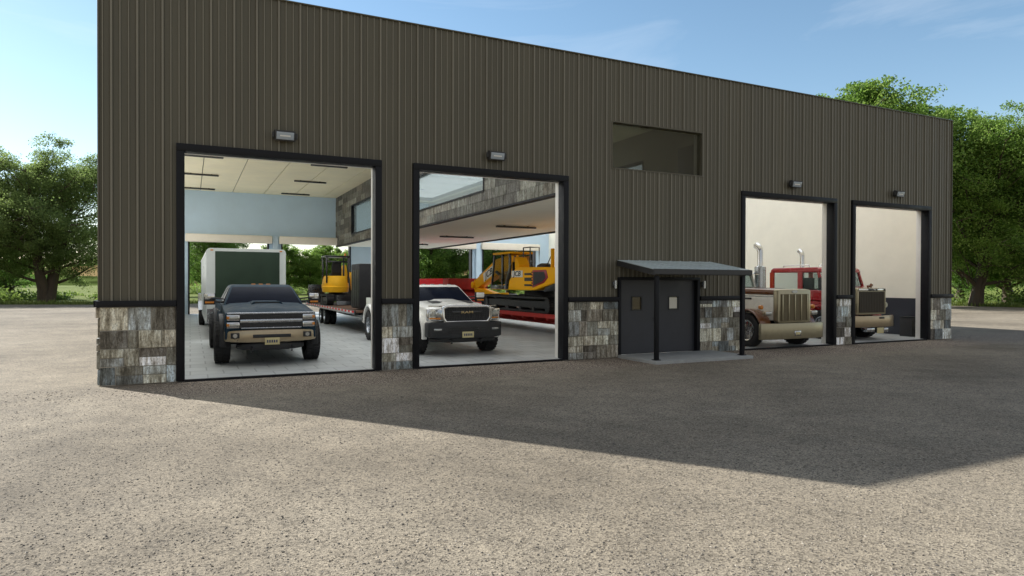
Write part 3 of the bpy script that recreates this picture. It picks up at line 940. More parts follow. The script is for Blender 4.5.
    mb.lathe([(-.14, .05), (-.1, .15), (.1, .15), (.14, .05)], (.0, 0, r), 'x', 14).lathe([(-.14, .05), (-.1, .17), (.1, .17), (.14, .05)], (0, yr, r), 'x', 14)
    mb.box(-.6, .6, -.55, .4, .42, .56)
    part('chassis', mb, 'black_plastic', t)
    def bow(w, z0, z1, y0, depth, mat, nm, n=12, sweep=.16, taper=.03, bev=.02, par=t):
        secs = []
        for k in range(n + 1):
            u = -1 + 2 * k / n
            yy = y0 + sweep * abs(u) ** 3.2
            tp = taper * abs(u) ** 4
            secs.append([(u * w, yy, z0 + tp), (u * w, yy + depth, z0 + tp), (u * w, yy + depth, z1 - tp), (u * w, yy, z1 - tp)])
        return part(nm, MB().loft(secs), mat, par, bevel=bev)
    if style == 'slate':
        bp = bow(.965, .52, .80, -1.00, .22, 'bronze_chrome', 'bumper', bev=.03)
        part('bumper_grille', MB().box(-.40, .40, -1.008, -.99, .625, .70), 'black_plastic', bp, bevel=.01)
        bow(.72, .34, .50, -.88, .18, 'black_plastic', 'valance')
        for sx in (-1, 1):
            part('fog_light', MB().box(sx * .76 - .09, sx * .76 + .09, -.965, -.94, .62, .74), 'black_plastic', bp, bevel=.01)
            part('fog_lens', MB().lathe([(-.012, .005), (-.012, .045), (.012, .05), (.012, .005)], (sx * .76, -.972, .68), 'y', 14), 'lamp_lens', bp)
            part('tow_hook', MB().tube([(sx * .42, -.93, .42), (sx * .42, -1.02, .40), (sx * .42, -1.02, .33), (sx * .42, -.94, .32)], .018, 8), 'black_paint', t)
        g = part('grille', MB().box(-.66, .66, -.915, -.86, .84, 1.15), 'black_plastic', t)
        mb = MB()
        for z in (.865, .89, .915, .94, 1.07, 1.09, 1.11): mb.box(-.60, .60, -.922, -.912, z - .004, z + .004)
        for k in range(-6, 7): mb.box(k * .09 - .004, k * .09 + .004, -.9205, -.912, .845, 1.13)
        part('grille_mesh', mb, 'fixture_dark', g)
        mb = MB().box(-.66, .66, -.955, -.915, .955, 1.035).box(-.92, .92, -.935, -.87, 1.145, 1.185).box(-.64, .64, -.945, -.915, .825, .855)
        part('grille_bars', mb, 'steel_rim', g, bevel=.012)
        for sx in (-1, 1):
            for (za, zb_) in ((.845, .975), (1.005, 1.135)):
                xa, xb = sorted((sx * .665, sx * .925))
                h = part('headlight', MB().box(xa, xb, -.925, -.85, za, zb_), 'chrome', t, bevel=.012)
                part('lens', MB().box(xa + .02, xb - .02, -.935, -.924, za + .025, zb_ - .025), 'lamp_lens', h, bevel=.004)
                xa, xb = sorted((sx * .87, sx * .93))
                part('turn_signal', MB().box(xa, xb, -.938, -.83, za + .04, zb_ - .03), 'amber_lens', h, bevel=.006)
        pl = part('licence_plate', MB().box(-.155, .155, -1.030, -1.013, .47, .625), 'plate_yellow', t, bevel=.004)
    else:
        bp = bow(1.0, .45, .88, -1.085, .34, 'black_plastic', 'bumper', bev=.035, sweep=.13)
        bow(.90, .34, .47, -.93, .20, 'black_plastic', 'valance')
        mb = MB()
        for z in (.60, .66, .72): mb.box(-.48, .48, -1.092, -1.07, z - .012, z + .012)
        part('bumper_grille', mb, 'black_paint', bp)
        for sx in (-1, 1):
            part('fog_light', MB().cbox((sx * .78, -1.03, .68), (.20, .03, .055), Matrix.Rotation(sx * .22, 3, 'Z')), 'lamp_lens', bp, bevel=.008)
            part('tow_hook', MB().tube([(sx * .40, -.93, .42), (sx * .40, -1.02, .40), (sx * .40, -1.02, .33), (sx * .40, -.94, .32)], .018, 8), 'black_paint', t)
        # grille: chrome hexagon-like surround, dark mesh, gold letters
        def hexa(w, z0, z1, c):
            return [(-w, z0 + c), (-w + c * .7, z0), (w - c * .7, z0), (w, z0 + c), (w, z1 - c * .4), (w - c, z1), (-w + c, z1), (-w, z1 - c * .4)]
        g = part('grille', MB().prism(hexa(.62, .88, 1.24, .09), 'y', -1.0, -.86), 'black_plastic', t)
        o_ = hexa(.675, .845, 1.285, .10); i_ = hexa(.600, .895, 1.225, .08)
        n = len(o_)
        vs = [(p[0], -1.05, p[1]) for p in o_] + [(p[0], -1.05, p[1]) for p in i_] + [(p[0], -.90, p[1]) for p in o_] + [(p[0], -.90, p[1]) for p in i_]
        fs = []
        for k in range(n):
            j = (k + 1) % n
            fs += [(k, j, n + j, n + k), (2 * n + k, 3 * n + k, 3 * n + j, 2 * n + j), (k, 2 * n + k, 2 * n + j, j), (n + k, n + j, 3 * n + j, 3 * n + k)]
        part('grille_surround', MB().add(vs, fs), 'chrome', g, bevel=.015)
        mb = MB()
        for k in range(-8, 9): mb.box(k * .068 - .005, k * .068 + .005, -1.02, -.998, .90, 1.22)
        for k in range(6): mb.box(-.575, .575, -1.016, -.998, .93 + k * .05 - .004, .93 + k * .05 + .004)
        part('grille_mesh', mb, 'fixture_dark', g)
        part('name_bar', MB().box(-.40, .40, -1.034, -1.012, 1.065, 1.145), 'black_paint', g, bevel=.01)
        text('lettering', 'RAM', .085, 'gold_letter', g, Matrix.Translation((0, -1.042, 1.105)) @ FACE_FRONT, .006, 0, 1.9)
        part('chrome_band', MB().loft([[(u * .93, -1.03 + .3 * abs(u) ** 3, z) for u in (-1, -.85, -.6, -.3, 0, .3, .6, .85, 1)] for z in (1.245, 1.275)], cap=False, closed=False), 'chrome', g)
        for sx in (-1, 1):
            rz = Matrix.Rotation(sx * .5, 3, 'Z')
            h = part('headlight', MB().cbox((sx * .80, -.875, 1.04), (.44, .12, .30), rz), 'chrome', t, bevel=.035)
            part('lens', MB().cbox((sx * .83, -.928, 1.065), (.32, .012, .14), rz), 'lamp_lens', h, bevel=.01)
            part('turn_signal', MB().cbox((sx * .83, -.928, .955), (.30, .014, .04), rz), 'amber_lens', h, bevel=.006)
            for kx in (-.07, .07):
                c = Vector((sx * .83, -.928, 1.065)) + rz @ Vector((kx, -.01, 0))
                part('projector', MB().lathe([(-.012, .004), (-.012, .035), (.01, .05), (.01, .004)], c, 'y', 14), 'lamp_lens', h)
        pl = part('licence_plate', MB().box(-.155, .155, -1.11, -1.09, .47, .62), 'plate_yellow', t, bevel=.004)
    mb = MB()
    yy = -1.031 if style == 'slate' else -1.111
    for k in range(5): mb.box(-.115 + k * .048, -.115 + k * .048 + .032, yy - .003, yy + .001, .515, .575)
    part('plate_marks', mb, 'plate_ink', pl)
    for sx in (-1, 1):
        part('tail_light', MB().box(min(sx * .84, sx * .945), max(sx * .84, sx * .945), ytail + .0, ytail + .04, .95, 1.28), 'bright_red', t, bevel=.01)
    bow(.95, .55, .78, -(ytail + .06) * -1, .10, 'chrome', 'rear_bumper', sweep=-.05)
    return t

pickup('pickup_truck', 'dark slate lifted pickup truck with bronze bumper, towing the enclosed trailer', (1.64, 2.56, ZF), 'slate_paint', 'slate', 3.95)
pickup('pickup_truck', 'white dual-wheel pickup truck with black bumper and chrome grille in the second bay', (6.31, 2.62, ZF), 'white_paint', 'white', 4.55, True)

# ------------------------------------------------------------------ enclosed cargo trailer behind the dark pickup
t = thing('cargo_trailer', 'tall enclosed cargo trailer with dark green nose and silver sides behind the dark pickup', 'trailer', (1.69, 9.5, ZF))
w, z0, z1, L = 1.22, .48, 2.95, 11.0
part('box_body', MB().loft([rrect(w, z0, z1, .12, .0), rrect(w, z0, z1, .12, L)]), 'trailer_silver', t)
part('nose_panel', MB().box(-w + .26, w - .20, -.022, -.002, 1.0, z1 - .10), 'trailer_green', t, bevel=.006)
mb = MB().box(-w + .02, w - .02, -.03, -.002, z0 + .02, .98)
for k in range(12): mb.box(-w + .06 + k * .2, -w + .20 + k * .2, -.036, -.03, z0 + .06, .95)
part('gravel_guard', mb, 'steel_rim', t)
for sx in (-1, 1):
    mb = MB()
    for k in range(12): mb.box(min(sx * w, sx * (w + .008)), max(sx * w, sx * (w + .008)), .25 + k * .92, .27 + k * .92, z0 + .12, z1 - .14)
    mb.box(min(sx * w, sx * (w + .02)), max(sx * w, sx * (w + .02)), .06, L - .06, z0 + .02, z0 + .14).box(min(sx * w, sx * (w + .015)), max(sx * w, sx * (w + .015)), .06, L - .06, z1 - .19, z1 - .12)
    part('side_trim', mb, 'trailer_silver', t)
    part('fender', MB().prism(arc(8.35, .42, .95, 15, 165, 10) + arc(8.35, .42, .9, 165, 15, 10), 'x', sx * (w - .02), sx * (w + .16)), 'steel_rim', t)
    for y in (7.9, 8.8): wheel(t, sx * (w + .02), y, .38, .22, sx, tread=18)
    part('marker_lamp', MB().box(min(sx * 1.1, sx * 1.02), max(sx * 1.1, sx * 1.02), -.04, -.018, z1 - .085, z1 - .05), 'amber_lens', t)
mb = MB().tube([(-.8, .2, .46), (0, -1.25, .52)], .05, 8).tube([(.8, .2, .46), (0, -1.25, .52)], .05, 8).tube([(0, -.95, .25), (0, -.95, .95)], .045, 8).box(-.07, .07, -1.5, -1.15, .50, .60)
mb.box(-1.1, -1.0, .1, L - .1, .40, .478).box(1.0, 1.1, .1, L - .1, .40, .478)
part('tongue', mb, 'black_paint', t)
part('rear_door', MB().box(-w + .14, w - .14, L + .002, L + .04, z0 + .12, z1 - .16), 'trailer_silver', t, bevel=.008)

# ------------------------------------------------------------------ gooseneck trailer behind the white pickup
t = thing('gooseneck_trailer', 'long black gooseneck flatbed trailer with red edge stripe hitched to the white pickup', 'trailer', (6.55, 9.0, ZF))
dz = .82
mb = MB().box(-1.25, 1.25, .6, 11.6, dz - .05, dz)
part('deck', mb, 'wood_deck', t)
mb = MB()
for sx in (-1, 1):
    mb.box(min(sx * 1.25, sx * 1.31), max(sx * 1.25, sx * 1.31), .6, 11.7, dz - .12, dz + .03)
    mb.box(min(sx * .42, sx * .54), max(sx * .42, sx * .54), .5, 11.5, dz - .36, dz - .052)
for k in range(12): mb.box(-1.24, 1.24, .8 + k * .95, .88 + k * .95, dz - .15, dz - .052)
mb.box(-.5, .5, .55, .75, dz - .3, 1.55).box(-.4, -.25, -1.7, .7, 1.42, 1.60).box(.25, .40, -1.7, .7, 1.42, 1.60).box(-.4, .4, -1.8, -1.6, 1.40, 1.60).box(-.08, .08, -1.76, -1.62, 1.36, 1.41)
part('frame', mb, 'black_paint', t)
mb = MB()
mw = MB()
for k in range(36):
    (mb if k % 2 == 0 else mw).box(-1.318, -1.311, .7 + k * .3, .7 + k * .3 + .299, dz - .055, dz + .01)
part('red_stripe', mb, 'bright_red', t); part('white_stripe', mw, 'decal_white', t)
for sx in (-1, 1):
    for y in (7.0, 7.95):
        wheel(t, sx * 1.12, y, .37, .22, sx, tread=18); wheel(t, sx * .84, y, .37, .22, sx, tread=18)
    part('jack_leg', MB().box(sx * .6 - .05, sx * .6 + .05, .9, 1.0, .12, dz - .05).box(sx * .6 - .12, sx * .6 + .12, .84, 1.06, .004, .03), 'black_paint', t)
# ramps folded flat at the tail
part('ramp', MB().box(-1.15, -.35, 11.72, 11.82, dz - .1, dz + .9).box(.35, 1.15, 11.72, 11.82, dz - .1, dz + .9), 'black_paint', t, bevel=.01)

bx = thing('steel_box', 'tall black steel equipment box on the front of the gooseneck deck', 'box', (6.7, 10.9, ZF + dz))
part('box_shell', MB().box(-1.13, 1.13, -.62, .75, .06, 1.72), 'seat_black', bx, bevel=.05)
mb = MB()
for sx in (-1, 1): mb.box(sx * .8 - .1, sx * .8 + .1, -.55, .7, .0, .058)
for k in range(4): mb.box(-1.145, -1.131, -.5 + k * .33, -.44 + k * .33, .15, 1.5)
part('skid_ribs', mb, 'black_paint', bx)
part('latch', MB().box(-.2, .2, -.65, -.621, .75, .85), 'steel_rim', bx, bevel=.008)

# ------------------------------------------------------------------ tracked running gear shared by both diggers
def track(parent, x, y0, y1, z0, z1, w, n=None):
    """one crawler track: belt of shoes round a frame, rollers inside"""
    r = (z1 - z0) / 2 - .03
    zc = (z0 + z1) / 2
    L_ = y1 - y0 - 2 * r
    path = []
    seg = 10
    pts = [(y0 + r + L_ * k / 14, z0 + .03) for k in range(15)]
    pts += [(y1 - r + r * math.sin(PI * k / seg), zc - r * math.cos(PI * k / seg)) for k in range(1, seg)]
    pts += [(y1 - r - L_ * k / 14, z1 - .03) for k in range(15)]
    pts += [(y0 + r - r * math.sin(PI * k / seg), zc + r * math.cos(PI * k / seg)) for k in range(1, seg)]
    mb = MB()
    m = len(pts)
    inn = []
    for k, p in enumerate(pts):
        a, b = pts[k - 1], pts[(k + 1) % m]
        d = Vector((b[0] - a[0], b[1] - a[1])).normalized(); nn = Vector((d.y, -d.x))
        inn.append((p[0] - nn.x * .06, p[1] - nn.y * .06))
    vs = []
    for p, q in zip(pts, inn):
        vs += [(x - w / 2, *p), (x + w / 2, *p), (x + w / 2, *q), (x - w / 2, *q)]
    fs = []
    for k in range(m):
        j = (k + 1) % m
        for i in range(4):
            ii = (i + 1) % 4
            fs.append((k * 4 + i, k * 4 + ii, j * 4 + ii, j * 4 + i))
    mb.add(vs, fs)
    peri = 0
    for k in range(m):
        a, b = Vector(pts[k]), Vector(pts[(k + 1) % m])
        c = (a + b) / 2
        d = (b - a).normalized()
        ang = math.atan2(d.y, d.x)
        ns = max(1, int((b - a).length / .11))
        for q in range(ns):
            cc = a + (b - a) * ((q + .5) / ns)
            mb.cbox((x, cc.x + d.y * .018, cc.y - d.x * .018), (w, .035, .04), Matrix.Rotation(ang, 3, 'X'))
    tr = part('track', mb, 'track_steel', parent, smooth=False)
    mb = MB().box(x - w * .28, x + w * .28, y0 + r, y1 - r, zc - r * .45, zc + r * .45)
    for k in range(6):
        y = y0 + r + L_ * k / 5
        rr_ = r * .86 if k in (0, 5) else r * .34
        zz = zc if k in (0, 5) else zc - r * .62
        mb.lathe([(-w * .36, .02), (-w * .36, rr_), (w * .36, rr_), (w * .36, .02)], (x, y, zz), 'x', 18)
    part('rollers', mb, 'black_plastic', tr)
    return tr

def beam(mb, pts, w, hs, x=0.):
    """box-section boom along points (y,z) with heights hs"""
    secs = []
    for k, (y, z) in enumerate(pts):
        a, b = pts[max(k - 1, 0)], pts[min(k + 1, len(pts) - 1)]
        d = Vector((b[0] - a[0], b[1] - a[1])).normalized(); n = Vector((-d.y, d.x)) * hs[k] / 2
        secs.append([(x - w / 2, y - n.x, z - n.y), (x + w / 2, y - n.x, z - n.y), (x + w / 2, y + n.x, z + n.y), (x - w / 2, y + n.x, z + n.y)])
    return mb.loft(secs)

# ------------------------------------------------------------------ small yellow digger on the gooseneck trailer
t = thing('mini_excavator', 'small yellow digger with black open cab standing on the gooseneck trailer', 'mini excavator', (6.02, 16.9, ZF + dz), R(0))
for x in (-.42, .40): track(t, x, -.95, .85, .0, .50, .30)
part('undercarriage', MB().box(-.30, .28, -.5, .5, .18, .52).lathe([(.50, .02), (.50, .32), (.60, .32), (.60, .02)], (0, 0, 0), 'z', 20), 'black_plastic', t)
secs = []
for z, s, bk in ((.60, .52, .70), (.85, .55, .76), (1.15, .50, .72), (1.32, .44, .62)):
    q = [(-s, .55, z), (-s, -.25, z)] + [(-s + 2 * s * k / 8, -.25 - (bk - .25) * math.sin(PI * k / 8) ** .6 if 0 < k < 8 else -.25, z) for k in range(1, 8)] + [(s, -.25, z), (s, .55, z)]
    secs.append(q)
part('engine_cover', MB().loft(secs), 'mini_yellow', t, bevel=.02)
part('counterweight', MB().lathe([(.58, .1), (.58, .56), (.82, .60), (.86, .55), (.86, .1)], (-.05, -.18, 0), 'z', 24), 'mini_yellow', t)
mb = MB()
for (x, y) in ((-.48, -.38), (.48, -.38), (-.48, .62), (.48, .62)): mb.tube([(x, y, 1.0 if y < 0 else .6), (x, y, 2.17)], .04, 8)
mb.box(-.54, .54, -.46, .72, 2.16, 2.24)
mb.box(-.44, .44, -.39, -.37, 1.92, 2.0)
part('canopy_frame', mb, 'black_paint', t, bevel=.008)
part('seat', MB().box(-.24, .24, -.1, .38, 1.32, 1.44).loft([[(-.23, -.16, 1.42), (.23, -.16, 1.42), (.23, -.04, 1.42), (-.23, -.04, 1.42)], [(-.2, -.22, 1.95), (.2, -.22, 1.95), (.2, -.13, 1.95), (-.2, -.13, 1.95)]]), 'seat_black', t, bevel=.03)
part('beacon', MB().lathe([(0, .045), (.09, .045), (.11, .02)], (.36, -.3, 2.241), 'z', 12), 'amber_lens', t)
mb = beam(MB(), [(.55, .95), (1.2, 1.75), (1.6, 1.7)], .16, [.22, .26, .16], .62)
beam(mb, [(1.55, 1.75), (1.25, .75), (1.2, .55)], .13, [.2, .18, .12], .62)
part('boom', mb, 'mini_yellow', t, bevel=.012)
# boom swung to the side: lower arm folded beside the body
mb = beam(MB(), [(-.55, .70), (-.35, 1.25), (-.05, 1.42)], .15, [.2, .24, .2], .66)
part('swing_arm', mb, 'mini_yellow', t, bevel=.012)
part('hydraulic_ram', MB().tube([(.70, -.62, .72), (.70, -.15, 1.25)], .045, 8), 'steel_rim', t)
part('bucket', MB().prism([(.95, .05), (1.35, .02), (1.5, .25), (1.35, .55), (1.2, .5), (1.3, .25)], 'x', .40, .84), 'black_paint', t, bevel=.01)
part('dozer_blade', MB().prism([(-1.22, .02), (-1.15, .02), (-1.06, .2), (-1.1, .45), (-1.16, .45), (-1.14, .2)], 'x', -.2, .75).box(.1, .45, -1.1, -.45, .16, .26), 'black_paint', t, bevel=.008)

# ------------------------------------------------------------------ low-bed trailer under the big excavator
t = thing('lowbed_trailer', 'red steel low-bed trailer with raised sunlit bright red neck carrying the orange excavator', 'trailer', (12.5, 4.0, ZF))
dz2 = .74
part('deck', MB().box(-1.22, 1.22, 0, 12.6, dz2 - .05, dz2), 'wood_deck', t)
mb = MB()
for sx in (-1, 1):
    mb.box(min(sx * 1.22, sx * 1.29), max(sx * 1.22, sx * 1.29), -.1, 12.6, dz2 - .13, dz2 + .015)
    mb.box(min(sx * .45, sx * .62), max(sx * .45, sx * .62), -.1, 12.6, dz2 - .40, dz2 - .052)
    for k in range(13):
        y = .4 + k * .95
        mb.prism([(sx * .62, dz2 - .38), (sx * .62, dz2 - .132), (sx * 1.25, dz2 - .132), (sx * 1.25, dz2 - .20)], 'y', y, y + .10)
part('frame', mb, 'trailer_red', t)
mb = MB().prism([(12.1, dz2 - .3), (12.65, dz2 - .3), (14.2, 1.50), (14.2, 2.02), (13.6, 2.02), (12.6, 1.0), (12.1, dz2)], 'x', -.75, .75)
part('riser', mb, 'trailer_red', t, bevel=.02)
part('neck', MB().box(-.85, .85, 13.55, 18.2, 1.46, 2.06), 'bright_red', t, bevel=.03)  # sunlight on the neck put into its brighter red
part('toolbox', MB().box(-1.05, 1.05, 12.75, 13.54, 1.50, 2.06), 'trailer_red', t, bevel=.02)
for sx in (-1, 1):
    for y in (.3, -.75, -1.8): wheel(t, sx * 1.0, y + .1, .34, .26, sx, tread=18)
part('rear_bogie', MB().box(-.85, .85, -2.3, -.12, .50, .74), 'trailer_red', t, bevel=.02)
part('landing_leg', MB().box(-.6, -.45, 15.2, 15.35, .0, 1.45).box(.45, .6, 15.2, 15.35, 0, 1.45), 'black_paint', t)

# ------------------------------------------------------------------ orange excavator
EZ = ZF + dz2
t = thing('excavator', 'large orange tracked excavator with black tracks loaded on the red low-bed trailer', 'excavator', (12.5, 9.0, EZ))
HX = 1.12
for sx in (-1, 1): track(t, sx * .88, -2.6, 3.45, .0, .62, .50)
part('undercarriage', MB().box(-.62, .62, -1.4, 1.6, .2, .55).lathe([(.5, .05), (.5, .62), (.8, .62), (.8, .05)], (0, .2, 0), 'z', 24), 'black_plastic', t)
body = [(2.5, .83), (-1.4, .83), (-2.2, .98), (-3.1, 1.12), (-3.25, 1.35), (-3.2, 1.66), (-.2, 1.72), (.15, 1.70), (.85, 1.08), (2.5, 1.0)]
bd = part('house', MB().prism(body, 'x', -HX, HX), 'excavator_yellow', t, bevel=.05, seg=3)
part('counterweight', MB().prism([(-2.1, .78), (-3.2, .88), (-3.42, 1.15), (-3.38, 1.55), (-3.19, 1.60), (-3.22, 1.36), (-3.08, 1.14), (-2.2, .96)], 'x', -HX + .02, HX - .02), 'black_plastic', t, bevel=.03)
# side grille with red border
xs = -HX
g = part('side_grille', MB().prism([(-1.32, .93), (-1.32, 1.58), (-2.35, 1.58), (-2.5, 1.30), (-2.2, 1.12)], 'x', xs - .016, xs - .001), 'panel_red', bd, bevel=.004)
part('grille_screen', MB().prism([(-1.40, 1.0), (-1.40, 1.51), (-2.22, 1.51), (-2.34, 1.30), (-2.1, 1.16)], 'x', xs - .024, xs - .014), 'black_plastic', g)
mb = MB()
for (za, zb_) in ((1.40, 1.48), (1.18, 1.31), (.99, 1.06)): mb.box(xs - .015, xs - .001, -1.22, -.66, za, zb_)
for k in range(6): mb.box(xs - .02, xs - .001, -1.29, -1.25, .98 + k * .1, 1.03 + k * .1)
part('vent_slot', mb, 'decal_black', bd)
pl = part('name_plate', MB().box(xs - .012, xs - .001, -.50, .46, 1.33, 1.58), 'decal_white', bd, bevel=.003)
text('lettering', 'JCB', .27, 'decal_black', pl, Matrix.Translation((xs - .015, -.02, 1.455)) @ FACE_LEFT, .003, .25, 1.45)
# cab: pillars and panes
cx0, cx1, cy0, cy1, cz0, cz1 = -HX - .02, -.12, .55, 2.45, .86, 2.26
mb = MB()
pil = .07
for (x) in (cx0, cx1 - pil):
    mb.loft([[(x, cy1 - .09, cz0), (x + pil, cy1 - .09, cz0), (x + pil, cy1, cz0), (x, cy1, cz0)], [(x, cy1 - .37, cz1), (x + pil, cy1 - .37, cz1), (x + pil, cy1 - .26, cz1), (x, cy1 - .26, cz1)]])
    mb.box(x, x + pil, 1.28, 1.40, cz0, cz1)
    mb.loft([[(x, cy0 + .22, cz0), (x + pil, cy0 + .22, cz0), (x + pil, cy0 + .62, cz0), (x, cy0 + .62, cz0)], [(x, cy0, 1.72), (x + pil, cy0, 1.72), (x + pil, cy0 + .16, 1.72), (x, cy0 + .16, 1.72)], [(x, cy0 + .05, cz1), (x + pil, cy0 + .05, cz1), (x + pil, cy0 + .20, cz1), (x, cy0 + .20, cz1)]])
    mb.box(x + .001, x + pil - .001, cy0 + .3, cy1 - .02, cz0, cz0 + .16)
cb = part('cab', mb, 'black_paint', t, bevel=.012)
part('cab_roof', MB().box(cx0 - .01, cx1 + .01, cy0 + .02, cy1 - .20, cz1 + .001, cz1 + .09), 'excavator_yellow', cb, bevel=.03)
part('side_pane', MB().box(cx0 + .03, cx0 + .036, 1.40, cy1 - .12, cz0 + .16, cz1 - .01).box(cx0 + .03, cx0 + .036, .72, 1.28, 1.0, cz1 - .01), 'cab_glass', cb)
part('seat', MB().box(-.85, -.38, 1.0, 1.5, 1.15, 1.35).box(-.85, -.38, .85, 1.0, 1.2, 1.95), 'seat_black', cb, bevel=.04)
part('control_console', MB().box(-1.02, -.9, 1.1, 1.9, 1.15, 1.45).box(-.38, -.26, 1.1, 1.9, 1.15, 1.45), 'cab_orange', cb, bevel=.03)
part('cab_inner', MB().box(cx1 - .08, cx1 - .075, .75, 2.2, cz0, 2.2), 'cab_orange', cb)
# things on the deck behind the cab
mb = MB()
for y in (-.10, .48): mb.tube([(-.6, y, 1.65), (-.6, y, 2.50)], .025, 6)
mb.tube([(-.6, .48, 2.50), (-.6, -.10, 2.50)], .025, 6).tube([(-.6, -.10, 2.50), (-.2, -.10, 2.50), (-.2, -.10, 1.7)], .025, 6)
part('handrail', mb, 'black_paint', t)
part('air_intake', MB().lathe([(.0, .12), (.05, .30), (.12, .30), (.20, .16)], (-.60, -1.3, 1.64), 'z', 18), 'black_plastic', t)
part('tool_step', MB().prism([(.12, 1.66), (.50, 1.66), (.50, 2.12), (.36, 2.12), (.12, 1.85)], 'x', -.98, -.50), 'excavator_yellow', t, bevel=.04)
part('exhaust_pipe', MB().tube([(-.75, -2.15, 1.6), (-.75, -2.15, 2.35)], .07, 12), 'excavator_yellow', t)
part('grab_rail', MB().tube([(-.75, -1.62, 1.65), (-.75, -2.05, 2.1), (-.75, -2.08, 2.2)], .02, 6), 'black_paint', t)
# boom and arm
mb = beam(MB(), [(2.05, 1.35), (3.0, 1.98), (4.3, 1.82), (6.9, .98)], .42, [.55, .72, .72, .42], .18)
bo = part('boom', mb, 'excavator_yellow', t, bevel=.03)
M = Matrix.Translation((.18 - .226, 4.55, 1.72)) @ FACE_LEFT
d = Vector((4.3 - 6.9, 1.82 - .98)); an = math.atan2(1.82 - .98, 6.9 - 4.3)
RM = Matrix.Translation((.18 - .226, 5.15, 1.53)) @ Matrix.Rotation(-an, 4, 'X')
pl = part('name_plate', MB().box(-.006, .006, -.62, .62, -.20, .20), 'decal_white', bo)
pl.data.transform(Matrix.Translation((.18 - .219, 5.15, 1.53)) @ Matrix.Rotation(-an, 4, 'X'))
text('lettering', 'JCB', .40, 'decal_black', pl, RM @ FACE_LEFT, .003, .25, 1.35)
mb = beam(MB(), [(7.1, 1.15), (6.6, .62), (4.6, .42), (3.75, .55)], .34, [.35, .52, .42, .25], .18)
part('dipper_arm', mb, 'excavator_yellow', t, bevel=.025)
part('bucket', MB().prism([(3.55, .10), (4.35, .02), (4.6, .12), (4.35, .5), (3.9, .62), (3.45, .5)], 'x', -.45, .8), 'track_steel', t, bevel=.03)
part('hydraulic_ram', MB().tube([(.18 - .3, 2.3, .95), (.18 - .3, 4.1, 1.6)], .07, 10).tube([(.18 + .3, 2.3, .95), (.18 + .3, 4.1, 1.6)], .07, 10).tube([(.18, 3.9, 2.28), (.18, 6.6, 1.45)], .07, 10), 'black_paint', t)
part('knuckle', MB().lathe([(-.3, .03), (-.3, .16), (.3, .16), (.3, .03)], (.18, 6.95, 1.0), 'x', 16), 'excavator_yellow', t)

# ------------------------------------------------------------------ cream and brown semi tractor (nose towards -y)
t = thing('semi_truck', 'cream and brown long nose semi truck with chrome bumper and exhaust stack', 'semi truck', (15.84, -.28, ZF - .02))
W = .66
bp_s = []
for k in range(13):
    u = -1 + 2 * k / 12
    y = .0 + .10 * abs(u) ** 4
    bp_s.append([(u * 1.27, y, .27), (u * 1.27, y + .10, .27), (u * 1.27, y + .10, .73), (u * 1.27, y, .73)])
bp = part('bumper', MB().loft(bp_s), 'gold_chrome', t, bevel=.02)
part('bumper_step', MB().box(-.05, .21, -.008, -.001, .36, .50), 'steel_rim', bp, bevel=.004)
part('step_plate', MB().box(-.01, .17, -.014, -.008, .39, .47), 'plate_yellow', bp, bevel=.003)
g = part('radiator_shell', MB().loft([rrect(W, .74, 1.70, .07, .05), rrect(W + .01, .74, 1.72, .09, .22)]), 'gold_chrome', t, bevel=.01)
part('grille', MB().box(-W + .10, W - .10, .036, .052, .80, 1.57), 'grille_bronze', g)
mb = MB()
for k in range(5): mb.box(-.50 + k * .25 - .022, -.50 + k * .25 + .022, .018, .04, .81, 1.56)
part('grille_bars', mb, 'gold_chrome', g, bevel=.006)
part('emblem', MB().lathe([(-.008, .01), (-.008, .07), (.012, .075), (.012, .01)], (0, .045, 1.64), 'y', 20).move(lambda v: (v.x * 1.7, v.y, 1.64 + (v.z - 1.64) * .62)), 'steel_rim', g)
part('hood', MB().loft([rrect(W - .02, .80, 1.54, .03, .225), rrect(.80, .80, 1.57, .03, 2.32)]), 'truck_cream', t)
ht = part('hood_top', MB().loft([rrect(W - .01, 1.543, 1.70, .07, .225), rrect(.81, 1.573, 1.76, .08, 2.32)]), 'truck_brown', t)
part('centre_hinge', MB().box(-.02, .02, .23, 2.3, 1.70, 1.775).move(lambda v: (v.x, v.y, v.z - .06 + .028 * v.y)), 'chrome', ht)
